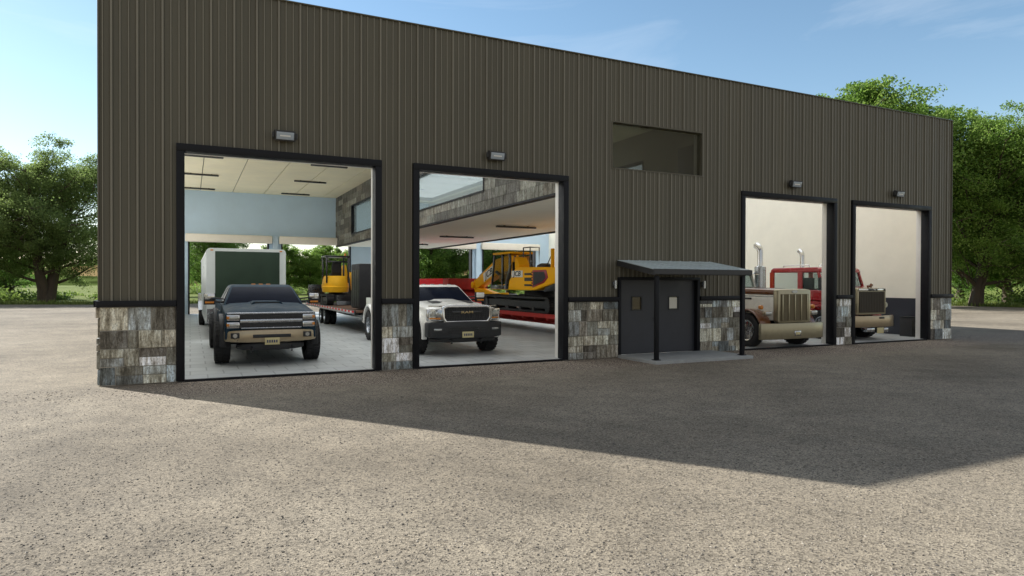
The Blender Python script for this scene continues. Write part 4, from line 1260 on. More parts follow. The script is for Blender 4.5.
for sx in (-1, 1):
    part('edge_strip', MB().loft([[(sx * (W - .012), .24, 1.485), (sx * (W + .012), .24, 1.485), (sx * (W + .012), .24, 1.505), (sx * (W - .012), .24, 1.505)], [(sx * .80, 2.3, 1.50), (sx * .825, 2.3, 1.50), (sx * .825, 2.3, 1.52), (sx * .80, 2.3, 1.52)]]), 'chrome', t)
    xa, xb = sorted((sx * .72, sx * .745))
    part('hood_vent', MB().box(xa, xb, 1.0, 1.35, 1.40, 1.45), 'black_plastic', t)
    # fender: curved sheet over the front wheel
    o_ = arc(.85, .50, .63, -12, 165, 16); i_ = arc(.85, .50, .575, 165, -12, 16)
    part('fender', MB().prism(o_ + i_, 'x', sx * .70, sx * 1.13), 'truck_brown', t, bevel=.025)
    part('headlight', MB().box(sx * .93 - .15, sx * .93 + .15, .14, .26, .95, 1.08), 'bronze_chrome', t, bevel=.03)
    part('lens', MB().box(sx * .93 - .12, sx * .93 + .12, .130, .141, .965, 1.065), 'lamp_lens', t, bevel=.004)
    part('turn_signal', MB().lathe([(-.05, .03), (-.03, .06), (.06, .06), (.08, .02)], (sx * 1.06, .30, 1.19), 'y', 12), 'amber_lens', t)
    wheel(t, sx * .97, .85, .50, .27, sx, 'chrome', tread=30, rr=.60)
    for y in (6.9, 8.2):
        wheel(t, sx * 1.05, y, .50, .26, sx, 'chrome', tread=20); wheel(t, sx * .77, y, .50, .26, sx, tread=20)
    part('fuel_tank', MB().lathe([(0, .05), (0, .33), (1.5, .33), (1.5, .05)], (sx * .92, 3.0, .62), 'y', 22), 'chrome', t)
    # stack
    st = part('exhaust_stack', MB().lathe([(.55, .05), (.55, .18), (2.42, .18), (2.45, .10), (2.46, .09)], (sx * 1.12, 2.42, 0), 'z', 18), 'steel_rim', t)
    part('stack_pipe', MB().tube([(sx * 1.12, 2.42, 2.44), (sx * 1.12, 2.42, 2.92), (sx * 1.12, 2.45, 3.02), (sx * 1.12, 2.52, 3.10), (sx * 1.12, 2.60, 3.15)], [.09, .09, .10, .108, .112], 14), 'chrome', st)
# cab
def hollow_cab(parent, mat, W, y0, y1, zs, zsill, zhead, ztop, rake, posts):
    """cab shell with real window openings: lower body, roof and posts"""
    low = part('cab', MB().prism([(y0, zs), (y1, zs), (y1, zsill), (y0 + rake * .12, zsill), (y0, zsill - .06)], 'x', -W, W), mat, parent, bevel=.04, seg=3)
    part('roof', MB().prism([(y0 + rake - .06, zhead), (y1 - .0, zhead), (y1 - .03, ztop - .06), (y1 - .14, ztop), (y0 + rake + .12, ztop), (y0 + rake, ztop - .06)], 'x', -W + .02, W - .02), mat, low, bevel=.04, seg=3)
    mb = MB()
    def post(x, ya, yb, yc, yd):
        a, b = x - .03, x + .03
        mb.loft([[(a, ya, zsill - .02), (b, ya, zsill - .02), (b, yb, zsill - .02), (a, yb, zsill - .02)], [(a, yc, zhead + .02), (b, yc, zhead + .02), (b, yd, zhead + .02), (a, yd, zhead + .02)]])
    for sx in (-1, 1):
        x = sx * (W - .035)
        post(x, y0 + rake * .12, y0 + rake * .12 + .10, y0 + rake, y0 + rake + .09)
        for (a, b) in posts: post(x, a, b, a, b)
    part('window_posts', mb, mat, low, smooth=False)
    part('seat', MB().box(-W * .7, -W * .2, y0 + .75, y0 + 1.2, zsill - .03, zsill + .04).box(-W * .7, -W * .2, y0 + 1.1, y0 + 1.22, zsill - .03, zhead - .18).box(W * .2, W * .7, y0 + .75, y0 + 1.2, zsill - .03, zsill + .04).box(W * .2, W * .7, y0 + 1.1, y0 + 1.22, zsill - .03, zhead - .18), 'seat_black', low)
    sw = Matrix.Rotation(.6, 4, 'X')
    part('steering_wheel', MB().lathe([(-.015, .19), (-.015, .22), (.015, .22), (.015, .19)], (W * .45, y0 + .55, zsill + .06), 'y', 20, closed=True), 'black_plastic', low)
    return low
cb = hollow_cab(t, 'truck_cream', .94, 2.33, 4.0, .62, 1.62, 2.20, 2.36, .26, [(3.80, 3.99)])
def slab(q, nm, mat, par, off=.012):
    q = [Vector(p) for p in q]
    n = (q[1] - q[0]).cross(q[3] - q[0]).normalized()
    vs = [p + n * off for p in q] + [p - n * .004 for p in q]
    return part(nm, MB().add(vs, [(0, 1, 2, 3), (7, 6, 5, 4), (0, 4, 5, 1), (1, 5, 6, 2), (2, 6, 7, 3), (3, 7, 4, 0)]), mat, par, bevel=.003)
for sx in (-1, 1):
    a, b = sorted((sx * .04, sx * .86))
    slab([(a, 2.375, 1.64), (b, 2.375, 1.64), (b, 2.60, 2.19), (a, 2.60, 2.19)], 'windshield', 'truck_glass', cb, .004)
    q = [(sx * .915, 2.48, 1.63), (sx * .915, 3.79, 1.63), (sx * .915, 3.79, 2.19), (sx * .915, 2.70, 2.19)]
    slab(q if sx > 0 else q[::-1], 'side_window', 'truck_glass', cb, .004)
    xa, xb = sorted((sx * .935, sx * .95))
    part('brown_band', MB().box(xa, xb, 2.36, 3.97, 1.30, 1.56), 'truck_brown', cb)
part('sun_visor', MB().loft([[(-.9, 2.50, 2.25), (.9, 2.50, 2.25), (.9, 2.51, 2.27), (-.9, 2.51, 2.27)], [(-.9, 2.24, 2.16), (.9, 2.24, 2.16), (.9, 2.24, 2.18), (-.9, 2.24, 2.18)]]), 'chrome', cb)
part('sleeper', MB().loft([rrect(.98, .64, 2.55, .12, 4.02), rrect(.98, .64, 2.60, .12, 5.7)]), 'truck_cream', t)
part('frame', MB().box(-.45, -.33, .2, 9.0, .55, .80).box(.33, .45, .2, 9.0, .55, .80).tube([(-.9, .85, .5), (.9, .85, .5)], .06).tube([(-.9, 6.9, .5), (.9, 6.9, .5)], .07).tube([(-.9, 8.2, .5), (.9, 8.2, .5)], .07).box(-.5, .5, 7.0, 8.0, .80, .92), 'black_paint', t)

# ------------------------------------------------------------------ red truck with gold grille in the last bay
t = thing('heavy_truck', 'red heavy truck with dark mesh grille in a gold frame in the last bay', 'heavy truck', (20.17, .42, ZF - .02))
g = part('radiator_shell', MB().loft([rrect(.70, .87, 1.72, .03, .02), rrect(.70, .87, 1.74, .04, .18)]), 'gold_chrome', t, bevel=.008)
part('grille', MB().box(-.62, .62, .005, .022, .93, 1.62), 'mesh_dark', g)
mb = MB()
for k in range(16): mb.box(-.60 + k * .08 - .006, -.60 + k * .08 + .006, -.002, .006, .935, 1.615)
part('grille_mesh', mb, 'mesh_dark', g)
part('name_bar', MB().box(-.66, .66, .0, .021, 1.64, 1.71), 'chrome', g, bevel=.004)
text('lettering', 'MACK', .095, 'decal_black', g, Matrix.Translation((.04, -.006, 1.675)) @ FACE_FRONT, .006, 0, 1.8)
# little animal ornament on the shell
mb = MB().loft([rrect(.035, 1.77, 1.83, .02, .04), rrect(.045, 1.765, 1.84, .025, .12), rrect(.03, 1.775, 1.83, .02, .19)])
mb.loft([rrect(.03, 1.80, 1.86, .02, .0), rrect(.04, 1.80, 1.89, .02, .05), rrect(.025, 1.83, 1.87, .015, .08)])
for (x, y) in ((-.03, .05), (.03, .05), (-.03, .16), (.03, .16)): mb.tube([(x, y, 1.735), (x, y, 1.79)], .014, 6)
part('hood_ornament', mb, 'truck_brown', g)
secs = []
for k in range(11):
    u = -1 + 2 * k / 10
    y = -.14 + .12 * abs(u) ** 4
    secs.append([(u * 1.06, y, .46), (u * 1.06, y + .12, .46), (u * 1.06, y + .12, .83), (u * 1.06, y, .83)])
bp = part('bumper', MB().loft(secs), 'bronze_chrome', t, bevel=.02)
part('bumper_slot', MB().box(.16, .40, -.152, -.141, .73, .79), 'black_plastic', bp, bevel=.004)
part('licence_plate', MB().box(.12, .44, -.10, -.08, .25, .44), 'plate_yellow', t, bevel=.004)
part('tow_pin', MB().box(-.36, .02, -.08, .1, .30, .43), 'steel_rim', t, bevel=.01)
part('step_box', MB().box(.5, .72, -.07, .1, .28, .42), 'steel_rim', t, bevel=.01)
part('hood', MB().loft([rrect(.69, .85, 1.72, .08, .182), rrect(.86, .85, 1.80, .10, 1.0)]), 'truck_red', t)
cb = hollow_cab(t, 'truck_red', 1.04, .98, 3.34, .80, 1.66, 2.26, 2.44, .24, [(1.92, 2.10), (3.16, 3.33)])
slab([(-.9, 1.02, 1.68), (.9, 1.02, 1.68), (.9, 1.23, 2.25), (-.9, 1.23, 2.25)], 'windshield', 'truck_glass', cb, .004)
for sx in (-1, 1):
    for (a, b) in ((1.16, 1.90), (2.12, 3.12)):
        q = [(sx * 1.012, a, 1.67), (sx * 1.012, b, 1.67), (sx * 1.012, b, 2.25), (sx * 1.012, a + (.14 if a < 2 else 0), 2.25)]
        slab(q if sx > 0 else q[::-1], 'side_window', 'truck_glass', cb, .004)
    xa, xb = sorted((sx * 1.035, sx * 1.048))
    d = part('door', MB().box(xa, xb, 1.05, 2.0, .90, 1.60), 'truck_red', cb, bevel=.008)
    part('handle', MB().box(min(sx * 1.048, sx * 1.07), max(sx * 1.048, sx * 1.07), 1.8, 1.95, 1.42, 1.46), 'chrome', d)
    part('stripe', MB().box(xa - .0, xb + .001, 1.0, 3.3, 1.28, 1.31), 'gold_chrome', cb)
    o_ = arc(1.05, .52, .66, -5, 185, 16); i_ = arc(1.05, .52, .58, 185, -5, 16)
    part('fender', MB().prism(o_ + i_, 'x', sx * .66, sx * 1.14), 'truck_red', t, bevel=.03)
    part('headlight', MB().lathe([(-.06, .02), (-.06, .10), (.03, .11), (.12, .05)], (sx * .90, .22, 1.17), 'y', 18), 'gold_chrome', t)
    part('lens', MB().lathe([(-.012, .01), (-.012, .085), (.0, .09), (.0, .01)], (sx * .90, .155, 1.17), 'y', 18), 'lamp_lens', t)
    wheel(t, sx * .98, 1.05, .50, .28, sx, 'steel_rim', tread=28)
    for y in (5.2, 6.5):
        wheel(t, sx * 1.05, y, .50, .26, sx, tread=20); wheel(t, sx * .77, y, .50, .26, sx, tread=20)
    part('fuel_tank', MB().lathe([(0, .05), (0, .30), (1.2, .30), (1.2, .05)], (sx * .95, 2.0, .58), 'y', 20), 'chrome', t)
st = part('exhaust_stack', MB().tube([(.86, 3.52, .8), (.86, 3.52, 2.9), (.86, 3.54, 3.02), (.86, 3.60, 3.10), (.86, 3.66, 3.14)], [.085, .085, .09, .095, .10], 14), 'chrome', t)
part('mirror', MB().tube([(-1.04, 1.05, 2.1), (-1.28, .98, 2.1), (-1.28, .98, 1.6)], .015, 6).cbox((-1.28, .96, 1.86), (.16, .05, .42)), 'black_plastic', t)
mb = MB().box(-.6, .6, 1.5, 1.56, 2.50, 2.54)
for k in range(5): mb.box(-.55 + k * .26, -.47 + k * .26, 1.46, 1.60, 2.435, 2.50)
mb.tube([(-.7, 1.9, 2.44), (-.7, 1.9, 2.52), (-.7, 3.0, 2.52), (-.7, 3.0, 2.44)], .02, 6)
part('roof_horns', mb, 'chrome', cb)
part('frame', MB().box(-.45, -.33, .1, 7.6, .55, .80).box(.33, .45, .1, 7.6, .55, .80).tube([(-.9, 1.05, .5), (.9, 1.05, .5)], .06).tube([(-.9, 5.2, .5), (.9, 5.2, .5)], .07).tube([(-.9, 6.5, .5), (.9, 6.5, .5)], .07).box(-.5, .5, 5.3, 6.3, .80, .92), 'black_paint', t)

# ------------------------------------------------------------------ ground
YE = 46.
def edge_back(x):
    return 46. + 3.2 * math.sin(x * .06 + 1.2) + 1.0 * math.sin(x * .31) + max(0, -x) * .28
pts = [(x, edge_back(x)) for x in [-70 + 3 * k for k in range(44)]]
pts += [(60 + 1.2 * math.sin(k * 1.3), 43 - 5 * k) for k in range(1, 24)]
pts += [(55, -75), (-70, -75)]
grass = MB()
NG = 40
grass.quad((-900, -500, -.03), (1100, -500, -.03), (1100, 1300, -.03), (-900, 1300, -.03))
structure('grass_field', grass, 'grass_ground', smooth=False)
structure('gravel_lot', MB().add([(x, y, 0) for x, y in pts], [tuple(range(len(pts)))]), 'asphalt_gravel', smooth=False)
# far hills with fields
mb = MB()
nx, ny = 70, 12
vs = []
for j in range(ny):
    for i in range(nx):
        x = -700 + 2000 * i / (nx - 1); y = 330 + 800 * j / (ny - 1)
        k = j / (ny - 1)
        z = -1 + (14 + 9 * math.sin(x * .006 + .5) + 5 * math.sin(x * .017 + 2)) * math.sin(min(1, k * 1.4) * PI / 2) * (1.0 + .8 * k)
        vs.append((x, y, z))
mb.add(vs, [(j * nx + i, j * nx + i + 1, (j + 1) * nx + i + 1, (j + 1) * nx + i) for j in range(ny - 1) for i in range(nx - 1)])
structure('far_hills', mb, 'hill_fields')

# loose stones lying on the lot (uncountable)
def m_pebble():
    m, nt, bs, out = nodes_of('loose_stone')
    g = N(nt, 'ShaderNodeNewGeometry')
    r = ramp(nt, [(0., (.075, .072, .068)), (.25, (.13, .122, .112)), (.45, (.22, .195, .16)), (.85, (.38, .33, .265)), (1., (.50, .45, .38))])
    nt.links.new(g.outputs['Random Per Island'], r.inputs[0])
    nt.links.new(r.outputs[0], bs.inputs['Base Color'])
    bs.inputs['Roughness'].default_value = .9
    bs.inputs['Specular IOR Level'].default_value = .2
m_pebble()
rg = random.Random(77)
mb = MB()
yw = R(25.9)
for k in range(52000):
    d = 2.6 + 15 * rg.random() ** 1.7
    a = yw + R(rg.uniform(-41, 41))
    x, y = math.sin(a) * d, -14 + math.cos(a) * d
    if y > -1.7 and 9.6 < x < 12.9 or y > -.12: continue
    s_ = rg.choice((.0035, .0045, .005, .006, .008)) * rg.uniform(.8, 1.3)
    if y > -1.6 and rg.random() < .6: s_ *= 1.7
    th = rg.random() * 6.28
    c, sn = math.cos(th), math.sin(th)
    l, w_, h_ = s_ * rg.uniform(1, 1.6), s_ * rg.uniform(.7, 1.1), s_ * rg.uniform(.6, 1.1)
    o = len(mb.v)
    for (px, py, pz) in ((l, 0, .2), (0, w_, .25), (-l, 0, .15), (0, -w_, .3)):
        mb.v.append((x + c * px - sn * py, y + sn * px + c * py, pz * h_))
    mb.v.append((x + rg.uniform(-.3, .3) * s_, y + rg.uniform(-.3, .3) * s_, h_)); mb.v.append((x, y, -.002))
    mb.f += [(o, o + 1, o + 4), (o + 1, o + 2, o + 4), (o + 2, o + 3, o + 4), (o + 3, o, o + 4), (o + 1, o, o + 5), (o + 2, o + 1, o + 5), (o + 3, o + 2, o + 5), (o, o + 3, o + 5)]
    mb.tone += [None] * 8
tag(part('loose_stones', mb, 'loose_stone', smooth=False, fix=False), 'small loose grey and tan stones scattered over the gravel lot', 'stones', kind='stuff')

# ------------------------------------------------------------------ trees
def leaf(mb, c, s, rg):
    """one small folded leaf spray: two triangles-ish quads"""
    n = Vector((rg.gauss(0, 1), rg.gauss(0, 1), rg.gauss(0, 1) + .6)).normalized()
    a = n.orthogonal().normalized()
    a = Matrix.Rotation(rg.random() * 6.28, 3, n) @ a
    b = n.cross(a)
    l, w = s * rg.uniform(.7, 1.3), s * rg.uniform(.4, .75)
    o = len(mb.v)
    mb.v += [tuple(c - a * l * .5), tuple(c + b * w * .5 + n * s * .12), tuple(c + a * l * .5), tuple(c - b * w * .5 + n * s * .12)]
    mb.f.append((o, o + 1, o + 2, o + 3)); mb.tone.append(None)

def grow(seed, h, spread, trunk_r, first, n_limb, leaves, lsize, multi=1, droop=0., shape='round', fill=0, fr=(1., .34, .62)):
    """returns (wood MB, crown MB) for a tree of unit placement"""
    rg = random.Random(seed)
    wood, crown = MB(), MB()
    tips = []
    for m in range(multi):
        base = Vector((rg.uniform(-.5, .5) * (multi - 1) * trunk_r * 1.6, rg.uniform(-.4, .4) * (multi - 1) * trunk_r, -.15))
        lean = Vector((rg.uniform(-.12, .12), rg.uniform(-.1, .1), 1)) if multi == 1 else Vector((rg.uniform(-.28, .28), rg.uniform(-.2, .2), 1))
        pts, rs = [], []
        nseg = 9
        top = h * .86
        p = base.copy()
        for k in range(nseg + 1):
            u = k / nseg
            pts.append(p.copy()); rs.append(trunk_r * (1.25 if k == 0 else 1) * (1 - u) ** .8 + .03)
            p = p + (lean + Vector((rg.uniform(-.12, .12), rg.uniform(-.12, .12), 0))).normalized() * top / nseg
        wood.tube(pts, rs, 9)
        nl = n_limb // multi
        for i in range(nl):
            u = first + (1 - first) * (i + rg.random() * .6) / nl
            u = min(u, .98)
            k = min(int(u * nseg), nseg - 1)
            s = pts[k].lerp(pts[k + 1], u * nseg - k)
            az = i * 2.4 + rg.uniform(-.5, .5) + m * 1.3
            if shape == 'round':
                ln = spread * (1.05 - .75 * abs((u - first) / (1 - first) - .32)) * rg.uniform(.75, 1.1)
            elif shape == 'cone':
                ln = spread * (1.1 - .85 * (u - first) / (1 - first)) * rg.uniform(.7, 1.1)
            else:
                ln = spread * rg.uniform(.65, 1.1) * (.6 + .6 * math.sin(PI * min(1, .25 + .75 * (u - first) / (1 - first))))
            el = rg.uniform(.15, .7) - droop + .5 * max(0, u - .6)
            d = Vector((math.cos(az) * math.cos(el), math.sin(az) * math.cos(el), math.sin(el)))
            q = [s]
            for j in range(1, 5):
                d = (d + Vector((rg.uniform(-.25, .25), rg.uniform(-.25, .25), rg.uniform(-.1, .22)))).normalized()
                q.append(q[-1] + d * ln / 4)
            r0 = max(.04, trunk_r * .42 * (1 - u * .7))
            wood.tube(q, [r0, r0 * .75, r0 * .55, r0 * .35, .02], 6)
            for j in (2, 3, 4):
                tips.append((q[j], ln * (.30 if j < 4 else .36)))
                for _ in range(2):
                    dd = Vector((rg.gauss(0, 1), rg.gauss(0, 1), rg.gauss(.2, .7))).normalized()
                    e = q[j] + dd * ln * rg.uniform(.12, .28)
                    wood.tube([q[j], e], [r0 * .3, .012], 4)
                    tips.append((e, ln * rg.uniform(.18, .30)))
        tips.append((pts[-1], spread * .35)); tips.append((pts[-2], spread * .3))
    lumps = [(Vector((rg.gauss(0, 1), rg.gauss(0, 1), rg.gauss(.2, 1))).normalized(), rg.uniform(.1, .3)) for _ in range(9)]
    for i in range(fill):
        v = Vector((rg.gauss(0, 1), rg.gauss(0, 1), rg.gauss(.25, 1))).normalized()
        bulge = .78 + sum(a * max(0, v.dot(d) - .6) * 2.4 for d, a in lumps)
        k = rg.random() ** .4 * bulge
        e = Vector((v.x * spread * fr[0] * k, v.y * spread * fr[0] * k, h * fr[2] + v.z * h * fr[1] * k))
        s = Vector((e.x * .45, e.y * .45, max(h * first, e.z - spread * .28)))
        wood.tube([s, e], [.05, .012], 4)
        tips.append((e, spread * rg.uniform(.13, .20)))
    zmin = h * first * .75
    per = max(1, leaves // len(tips))
    for c, r in tips:
        r = max(r, .5)
        sub = [c + Vector((rg.uniform(-.75, .75), rg.uniform(-.75, .75), rg.uniform(-.45, .45))) * r for _ in range(4)]
        for i in range(int(per * rg.uniform(.5, 1.5))):
            b = sub[i % 4]
            v_ = Vector((rg.gauss(0, 1), rg.gauss(0, 1), rg.gauss(0, 1))).normalized() * rg.random() ** .45
            p = b + Vector((v_.x * .62, v_.y * .62, v_.z * .40)) * r
            if p.z > zmin * .6: leaf(crown, p, lsize, rg)
    return wood, crown

PROTO = {}
def proto(key, wood, crown, leafmat):
    tmp = part('trunk', wood, 'bark'); c = part('crown', crown, leafmat, smooth=False, fix=False)
    PROTO[key] = (tmp.data, c.data)
    bpy.data.objects.remove(tmp); bpy.data.objects.remove(c)

w_, c_ = grow(11, 15.0, 6.6, .50, .14, 44, 115000, .18, multi=3, droop=.12, shape='round', fill=140, fr=(1.0, .36, .60)); proto('oak', w_, c_, 'leaf_oak')
w_, c_ = grow(23, 15.0, 5.2, .42, .09, 46, 110000, .17, shape='oval', fill=130, fr=(1.05, .44, .54)); proto('broad', w_, c_, 'leaf_bright')
w_, c_ = grow(37, 15.0, 5.6, .40, .08, 48, 100000, .17, multi=2, shape='round', fill=110, fr=(1.0, .36, .62)); proto('full', w_, c_, 'leaf_deep')
w_, c_ = grow(77, 15.0, 5.0, .40, .35, 14, 120000, .21, shape='oval', fill=300, fr=(1.0, .34, .64)); proto('dome', w_, c_, 'leaf_bright')
w_, c_ = grow(51, 8.0, 2.7, .20, .06, 36, 26000, .19, shape='oval', fill=50, fr=(1.0, .42, .50)); proto('young', w_, c_, 'leaf_bright')
w_, c_ = grow(64, 9.0, 3.6, .26, .08, 34, 34000, .17, multi=2, shape='round'); proto('thick', w_, c_, 'leaf_deep')

def tree(name, key, label, x, y, s, rz, group, sz=None):
    t = thing(name, label, 'tree', (x, y, -.03), rz, group)
    t.scale = (s, s, sz or s)
    for nm, me in zip(('trunk', 'crown'), PROTO[key]):
        o = bpy.data.objects.new(nm, me); COL.objects.link(o); o.parent = t
    return t

GL, GB, GR = 'trees left of the building', 'trees beyond the rear doors', 'trees right of the building'
tree('oak_tree', 'oak', 'large dark oak with forked trunk at the left, nearest the building corner', -11.8, 60, .96, .4, GL)
tree('oak_tree', 'oak', 'dark oak at the left border of the photo, cut by the frame', -19.5, 62, .98, 2.6, GL)
tree('broadleaf_tree', 'thick', 'low bushy tree behind the trunk of the large left oak', -17.5, 74, .95, 1.2, GL)
# seen through the rear doors
tree('broadleaf_tree', 'full', 'tall tree seen through the left rear door, behind the enclosed trailer', 2.2, 62, .78, .9, GB)
tree('broadleaf_tree', 'thick', 'bushy tree at the left edge of the left rear door', -1.4, 80, .9, 2.1, GB)
YT = ((11.2, 92, .92, 'just right of the enclosed trailer'), (14.0, 95, 1.0, 'second from the enclosed trailer'), (16.6, 93, .88, 'third from the enclosed trailer'), (19.4, 96, 1.04, 'midway to the small digger'), (22.3, 93, .92, 'just left of the small digger'), (25.2, 95, 1.02, 'behind the small digger'), (28.4, 93, .95, 'right of the small digger'))
for k, (x, y, s, l) in enumerate(YT):
    tree('young_tree', 'young', 'young round tree beyond the rear doors, ' + l, x, y, s, k * 1.7, GB)
for k, (x, y, s, l) in enumerate(((22.5, 54, 1.12, 'dense dark tree left of the red trailer neck'), (26.3, 57, 1.2, 'dense dark tree above the bright red trailer neck'), (30.0, 55, 1.15, 'dense dark tree between the red neck and the excavator boom'), (34.2, 57, 1.22, 'dense dark tree behind the excavator boom'), (38.8, 56, 1.2, 'dense dark tree behind the excavator cab'), (43.5, 57, 1.2, 'dense dark tree right of the excavator cab behind its handrail'))):
    tree('dense_tree', 'thick', l, x, y, s, k * 1.1 + .5, GB)
# right side and above the roof
tree('broadleaf_tree', 'broad', 'tall bright green tree just right of the building corner', 61.5, 20.3, 1.14, .3, GR)
tree('broadleaf_tree', 'broad', 'tall green tree at the right border of the photo', 68, 16.5, 1.10, 2.2, GR)
tree('broadleaf_tree', 'full', 'dark tree filling the gap behind the right building corner', 69, 26, .92, 4.0, GR)
tree('broadleaf_tree', 'full', 'darker tree at the back between the two right trees', 76, 25, 1.1, 1.0, GR)
tree('broadleaf_tree', 'dome', 'rounded green treetop rising over the roof edge, the left one', 50.0, 25, 1.22, 1.4, GR)
tree('broadleaf_tree', 'dome', 'wide green treetop sloping down behind the roof towards the right corner', 57.0, 25.5, 1.22, 2.9, GR)

# undergrowth: low shrubs along the field edge (uncountable), tall grass along the lot edge
def scatter_leaves(name, spots, per, r, size, mat, label, cat):
    mb = MB()
    rg = random.Random(5)
    for (x, y, s) in spots:
        for i in range(per):
            p = Vector((x + rg.gauss(0, r * s), y + rg.gauss(0, r * s * .7), abs(rg.gauss(0, .36)) * s))
            leaf(mb, p, size * rg.uniform(.7, 1.3), rg)
    o = part(name, mb, mat, smooth=False, fix=False)
    tag(o, label, cat, kind='stuff')
rg = random.Random(9)
sp = [(rg.uniform(-34, -14), rg.uniform(64, 84), rg.uniform(.7, 1.7)) for _ in range(55)] + [(rg.uniform(-14, -4), rg.uniform(66, 90), rg.uniform(.35, .8)) for _ in range(26)]
sp += [(rg.uniform(-6, 34), rg.uniform(98, 112), rg.uniform(.8, 1.8)) for _ in range(60)]
sp += [(rg.uniform(18, 48), rg.uniform(60, 66), rg.uniform(1., 2.2)) for _ in range(60)]
sp += [(rg.uniform(64, 84), rg.uniform(8, 40), rg.uniform(.9, 2.0)) for _ in range(60)]
scatter_leaves('undergrowth', sp, 170, .9, .30, 'leaf_shrub', 'pale green shrubs and undergrowth at the foot of the trees', 'undergrowth')
mb = MB()
for k in range(15000):
    if k % 3 == 2:
        y = rg.uniform(-20, 42); x = 60.5 + abs(rg.gauss(0, 2.2))
    else:
        x = rg.uniform(-48, 60); y = edge_back(x) + .3 + abs(rg.gauss(0, 2.2))
    h = rg.uniform(.12, .42); a = rg.random() * 6.28; w = .05
    dx, dy = math.cos(a) * w, math.sin(a) * w
    lx, ly = rg.gauss(0, .1), rg.gauss(0, .1)
    o = len(mb.v)
    mb.v += [(x - dx, y - dy, -.03), (x + dx, y + dy, -.03), (x + lx, y + ly, h)]
    mb.f.append((o, o + 1, o + 2)); mb.tone.append(None)
tag(part('tall_grass', mb, 'grass_blade', smooth=False, fix=False), 'tall yellow-green grass along the edge of the gravel lot', 'grass', kind='stuff')
# far wood that reads as one mass
mb = MB()
rg = random.Random(31)
for k in range(26000):
    u = rg.random()
    x = -260 + 760 * u; y = 215 + 30 * math.sin(u * 9) + rg.uniform(-14, 14)
    top = 7 + 3 * math.sin(x * .13) + 2 * math.sin(x * .37 + 1)
    if -38 < x < -16: continue
    leaf(mb, Vector((x, y, rg.random() ** .7 * top)), 1.25, rg)
tag(part('far_woodland', mb, 'leaf_deep', smooth=False, fix=False), 'distant woodland along the far side of the field', 'woodland', kind='stuff')

# ------------------------------------------------------------------ light
SUN = Vector((-7.13, 9.84, 7.515)).normalized()
el = math.asin(SUN.z); az = math.atan2(SUN.x, SUN.y)
w = bpy.data.worlds.new('World'); sc.world = w; w.use_nodes = True
nt = w.node_tree
bg = nt.nodes['Background']
sky = nt.nodes.new('ShaderNodeTexSky')
sky.sky_type = 'NISHITA'; sky.sun_disc = False
sky.sun_elevation = el; sky.sun_rotation = az
sky.altitude = 100; sky.air_density = 1.0; sky.dust_density = .15; sky.ozone_density = 1.0
# thin cirrus in the sky
tc = nt.nodes.new('ShaderNodeTexCoord')
mp = nt.nodes.new('ShaderNodeMapping'); mp.inputs['Scale'].default_value = (2.2, 2.2, 9.); mp.inputs['Rotation'].default_value = (.25, .35, .4)
nt.links.new(tc.outputs['Generated'], mp.inputs[0])
nz = nt.nodes.new('ShaderNodeTexNoise'); nz.inputs['Scale'].default_value = 1.3; nz.inputs['Detail'].default_value = 7; nz.inputs['Roughness'].default_value = .6; nz.inputs['Distortion'].default_value = .5
nt.links.new(mp.outputs[0], nz.inputs['Vector'])
rp = ramp(nt, [(.55, (0, 0, 0)), (.85, (.22, .22, .22))])
nt.links.new(nz.outputs['Fac'], rp.inputs[0])
hs = nt.nodes.new('ShaderNodeHueSaturation'); hs.inputs['Saturation'].default_value = 1.08; hs.inputs['Hue'].default_value = .486
nt.links.new(mix(nt, sky.outputs[0], (1., .935, .94), 1., 'MULTIPLY'), hs.inputs['Color'])
mx = mix(nt, hs.outputs[0], (7.0, 7.2, 7.4), rp.outputs[0])
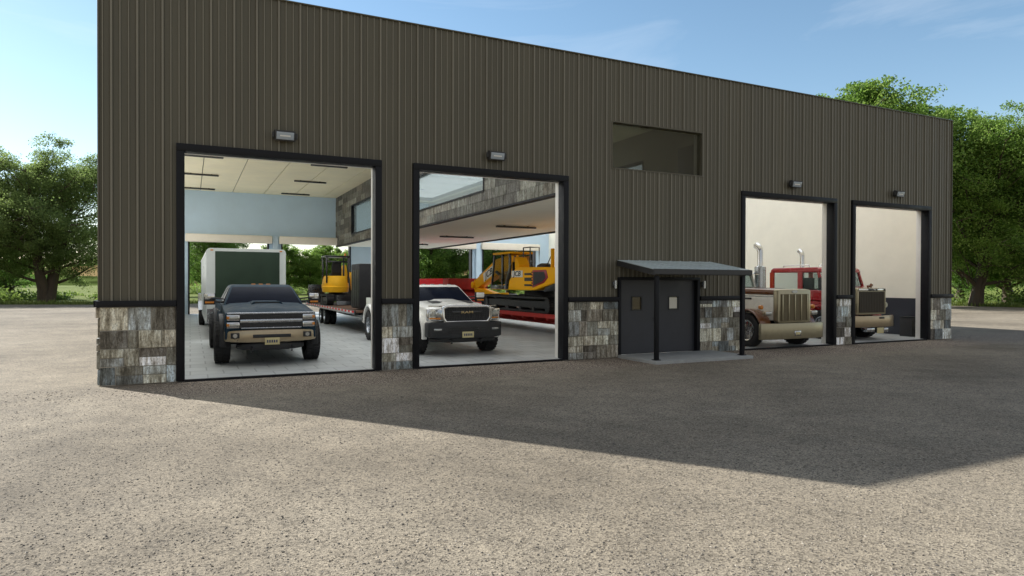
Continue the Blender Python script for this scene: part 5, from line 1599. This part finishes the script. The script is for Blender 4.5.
# unseen white cloud bank added behind the camera to neutralise the ambient light
dt = nt.nodes.new('ShaderNodeVectorMath'); dt.operation = 'DOT_PRODUCT'
dt.inputs[1].default_value = (.437, .90, .0)
nt.links.new(tc.outputs['Generated'], dt.inputs[0])
cm = nt.nodes.new('ShaderNodeMapRange'); cm.interpolation_type = 'SMOOTHSTEP'
cm.inputs[1].default_value = .30; cm.inputs[2].default_value = -.25; cm.inputs[3].default_value = 0; cm.inputs[4].default_value = 1
nt.links.new(dt.outputs['Value'], cm.inputs[0])
n2 = nt.nodes.new('ShaderNodeTexNoise'); n2.inputs['Scale'].default_value = 2.2; n2.inputs['Detail'].default_value = 6
nt.links.new(tc.outputs['Generated'], n2.inputs['Vector'])
r3 = ramp(nt, [(.30, (.35, .35, .35)), (.55, (.95, .95, .95))])
nt.links.new(n2.outputs['Fac'], r3.inputs[0])
mm_ = nt.nodes.new('ShaderNodeMath'); mm_.operation = 'MULTIPLY'
nt.links.new(cm.outputs[0], mm_.inputs[0]); nt.links.new(r3.outputs[0], mm_.inputs[1])
mx = mix(nt, mx, (3.15, 3.05, 3.0), mm_.outputs[0])
nt.links.new(mx, bg.inputs[0])
bg.inputs[1].default_value = .093
sl = bpy.data.lights.new('sun', 'SUN'); sl.energy = 4.15; sl.angle = R(.55); sl.color = (1, .982, .945)
so = bpy.data.objects.new('sun', sl); COL.objects.link(so)
so.location = (-20, 30, 40)
so.rotation_euler = (-SUN).to_track_quat('-Z', 'Y').to_euler()

# ------------------------------------------------------------------ camera
cam = bpy.data.cameras.new('camera'); co = bpy.data.objects.new('camera', cam); COL.objects.link(co)
sc.camera = co
cam.sensor_width = 36; cam.lens = 36 * 662.92 / 1024
cam.clip_start = .1; cam.clip_end = 4000
yaw, pit, rol = R(25.9014), R(-.4688), R(.175)
fw = Vector((math.sin(yaw) * math.cos(pit), math.cos(yaw) * math.cos(pit), math.sin(pit)))
rt = Vector((math.cos(yaw), -math.sin(yaw), 0)); up = rt.cross(fw)
r2 = rt * math.cos(rol) + up * math.sin(rol); u2 = up * math.cos(rol) - rt * math.sin(rol)
M = Matrix((r2, u2, -fw)).transposed().to_4x4()
M.translation = (0, -14.0, 1.9)
co.matrix_world = M

vs = sc.view_settings
vs.view_transform = 'Standard'; vs.look = 'None'; vs.exposure = 1.0; vs.gamma = 1.; vs.use_curve_mapping = False
sc.render.resolution_x = 1024; sc.render.resolution_y = 576
sc.render.engine = 'CYCLES'
cy = sc.cycles
cy.use_denoising = True
cy.max_bounces = 10; cy.diffuse_bounces = 6; cy.glossy_bounces = 4; cy.transmission_bounces = 6; cy.transparent_max_bounces = 12
cy.sample_clamp_indirect = 6.
cy.caustics_reflective = False; cy.caustics_refractive = False
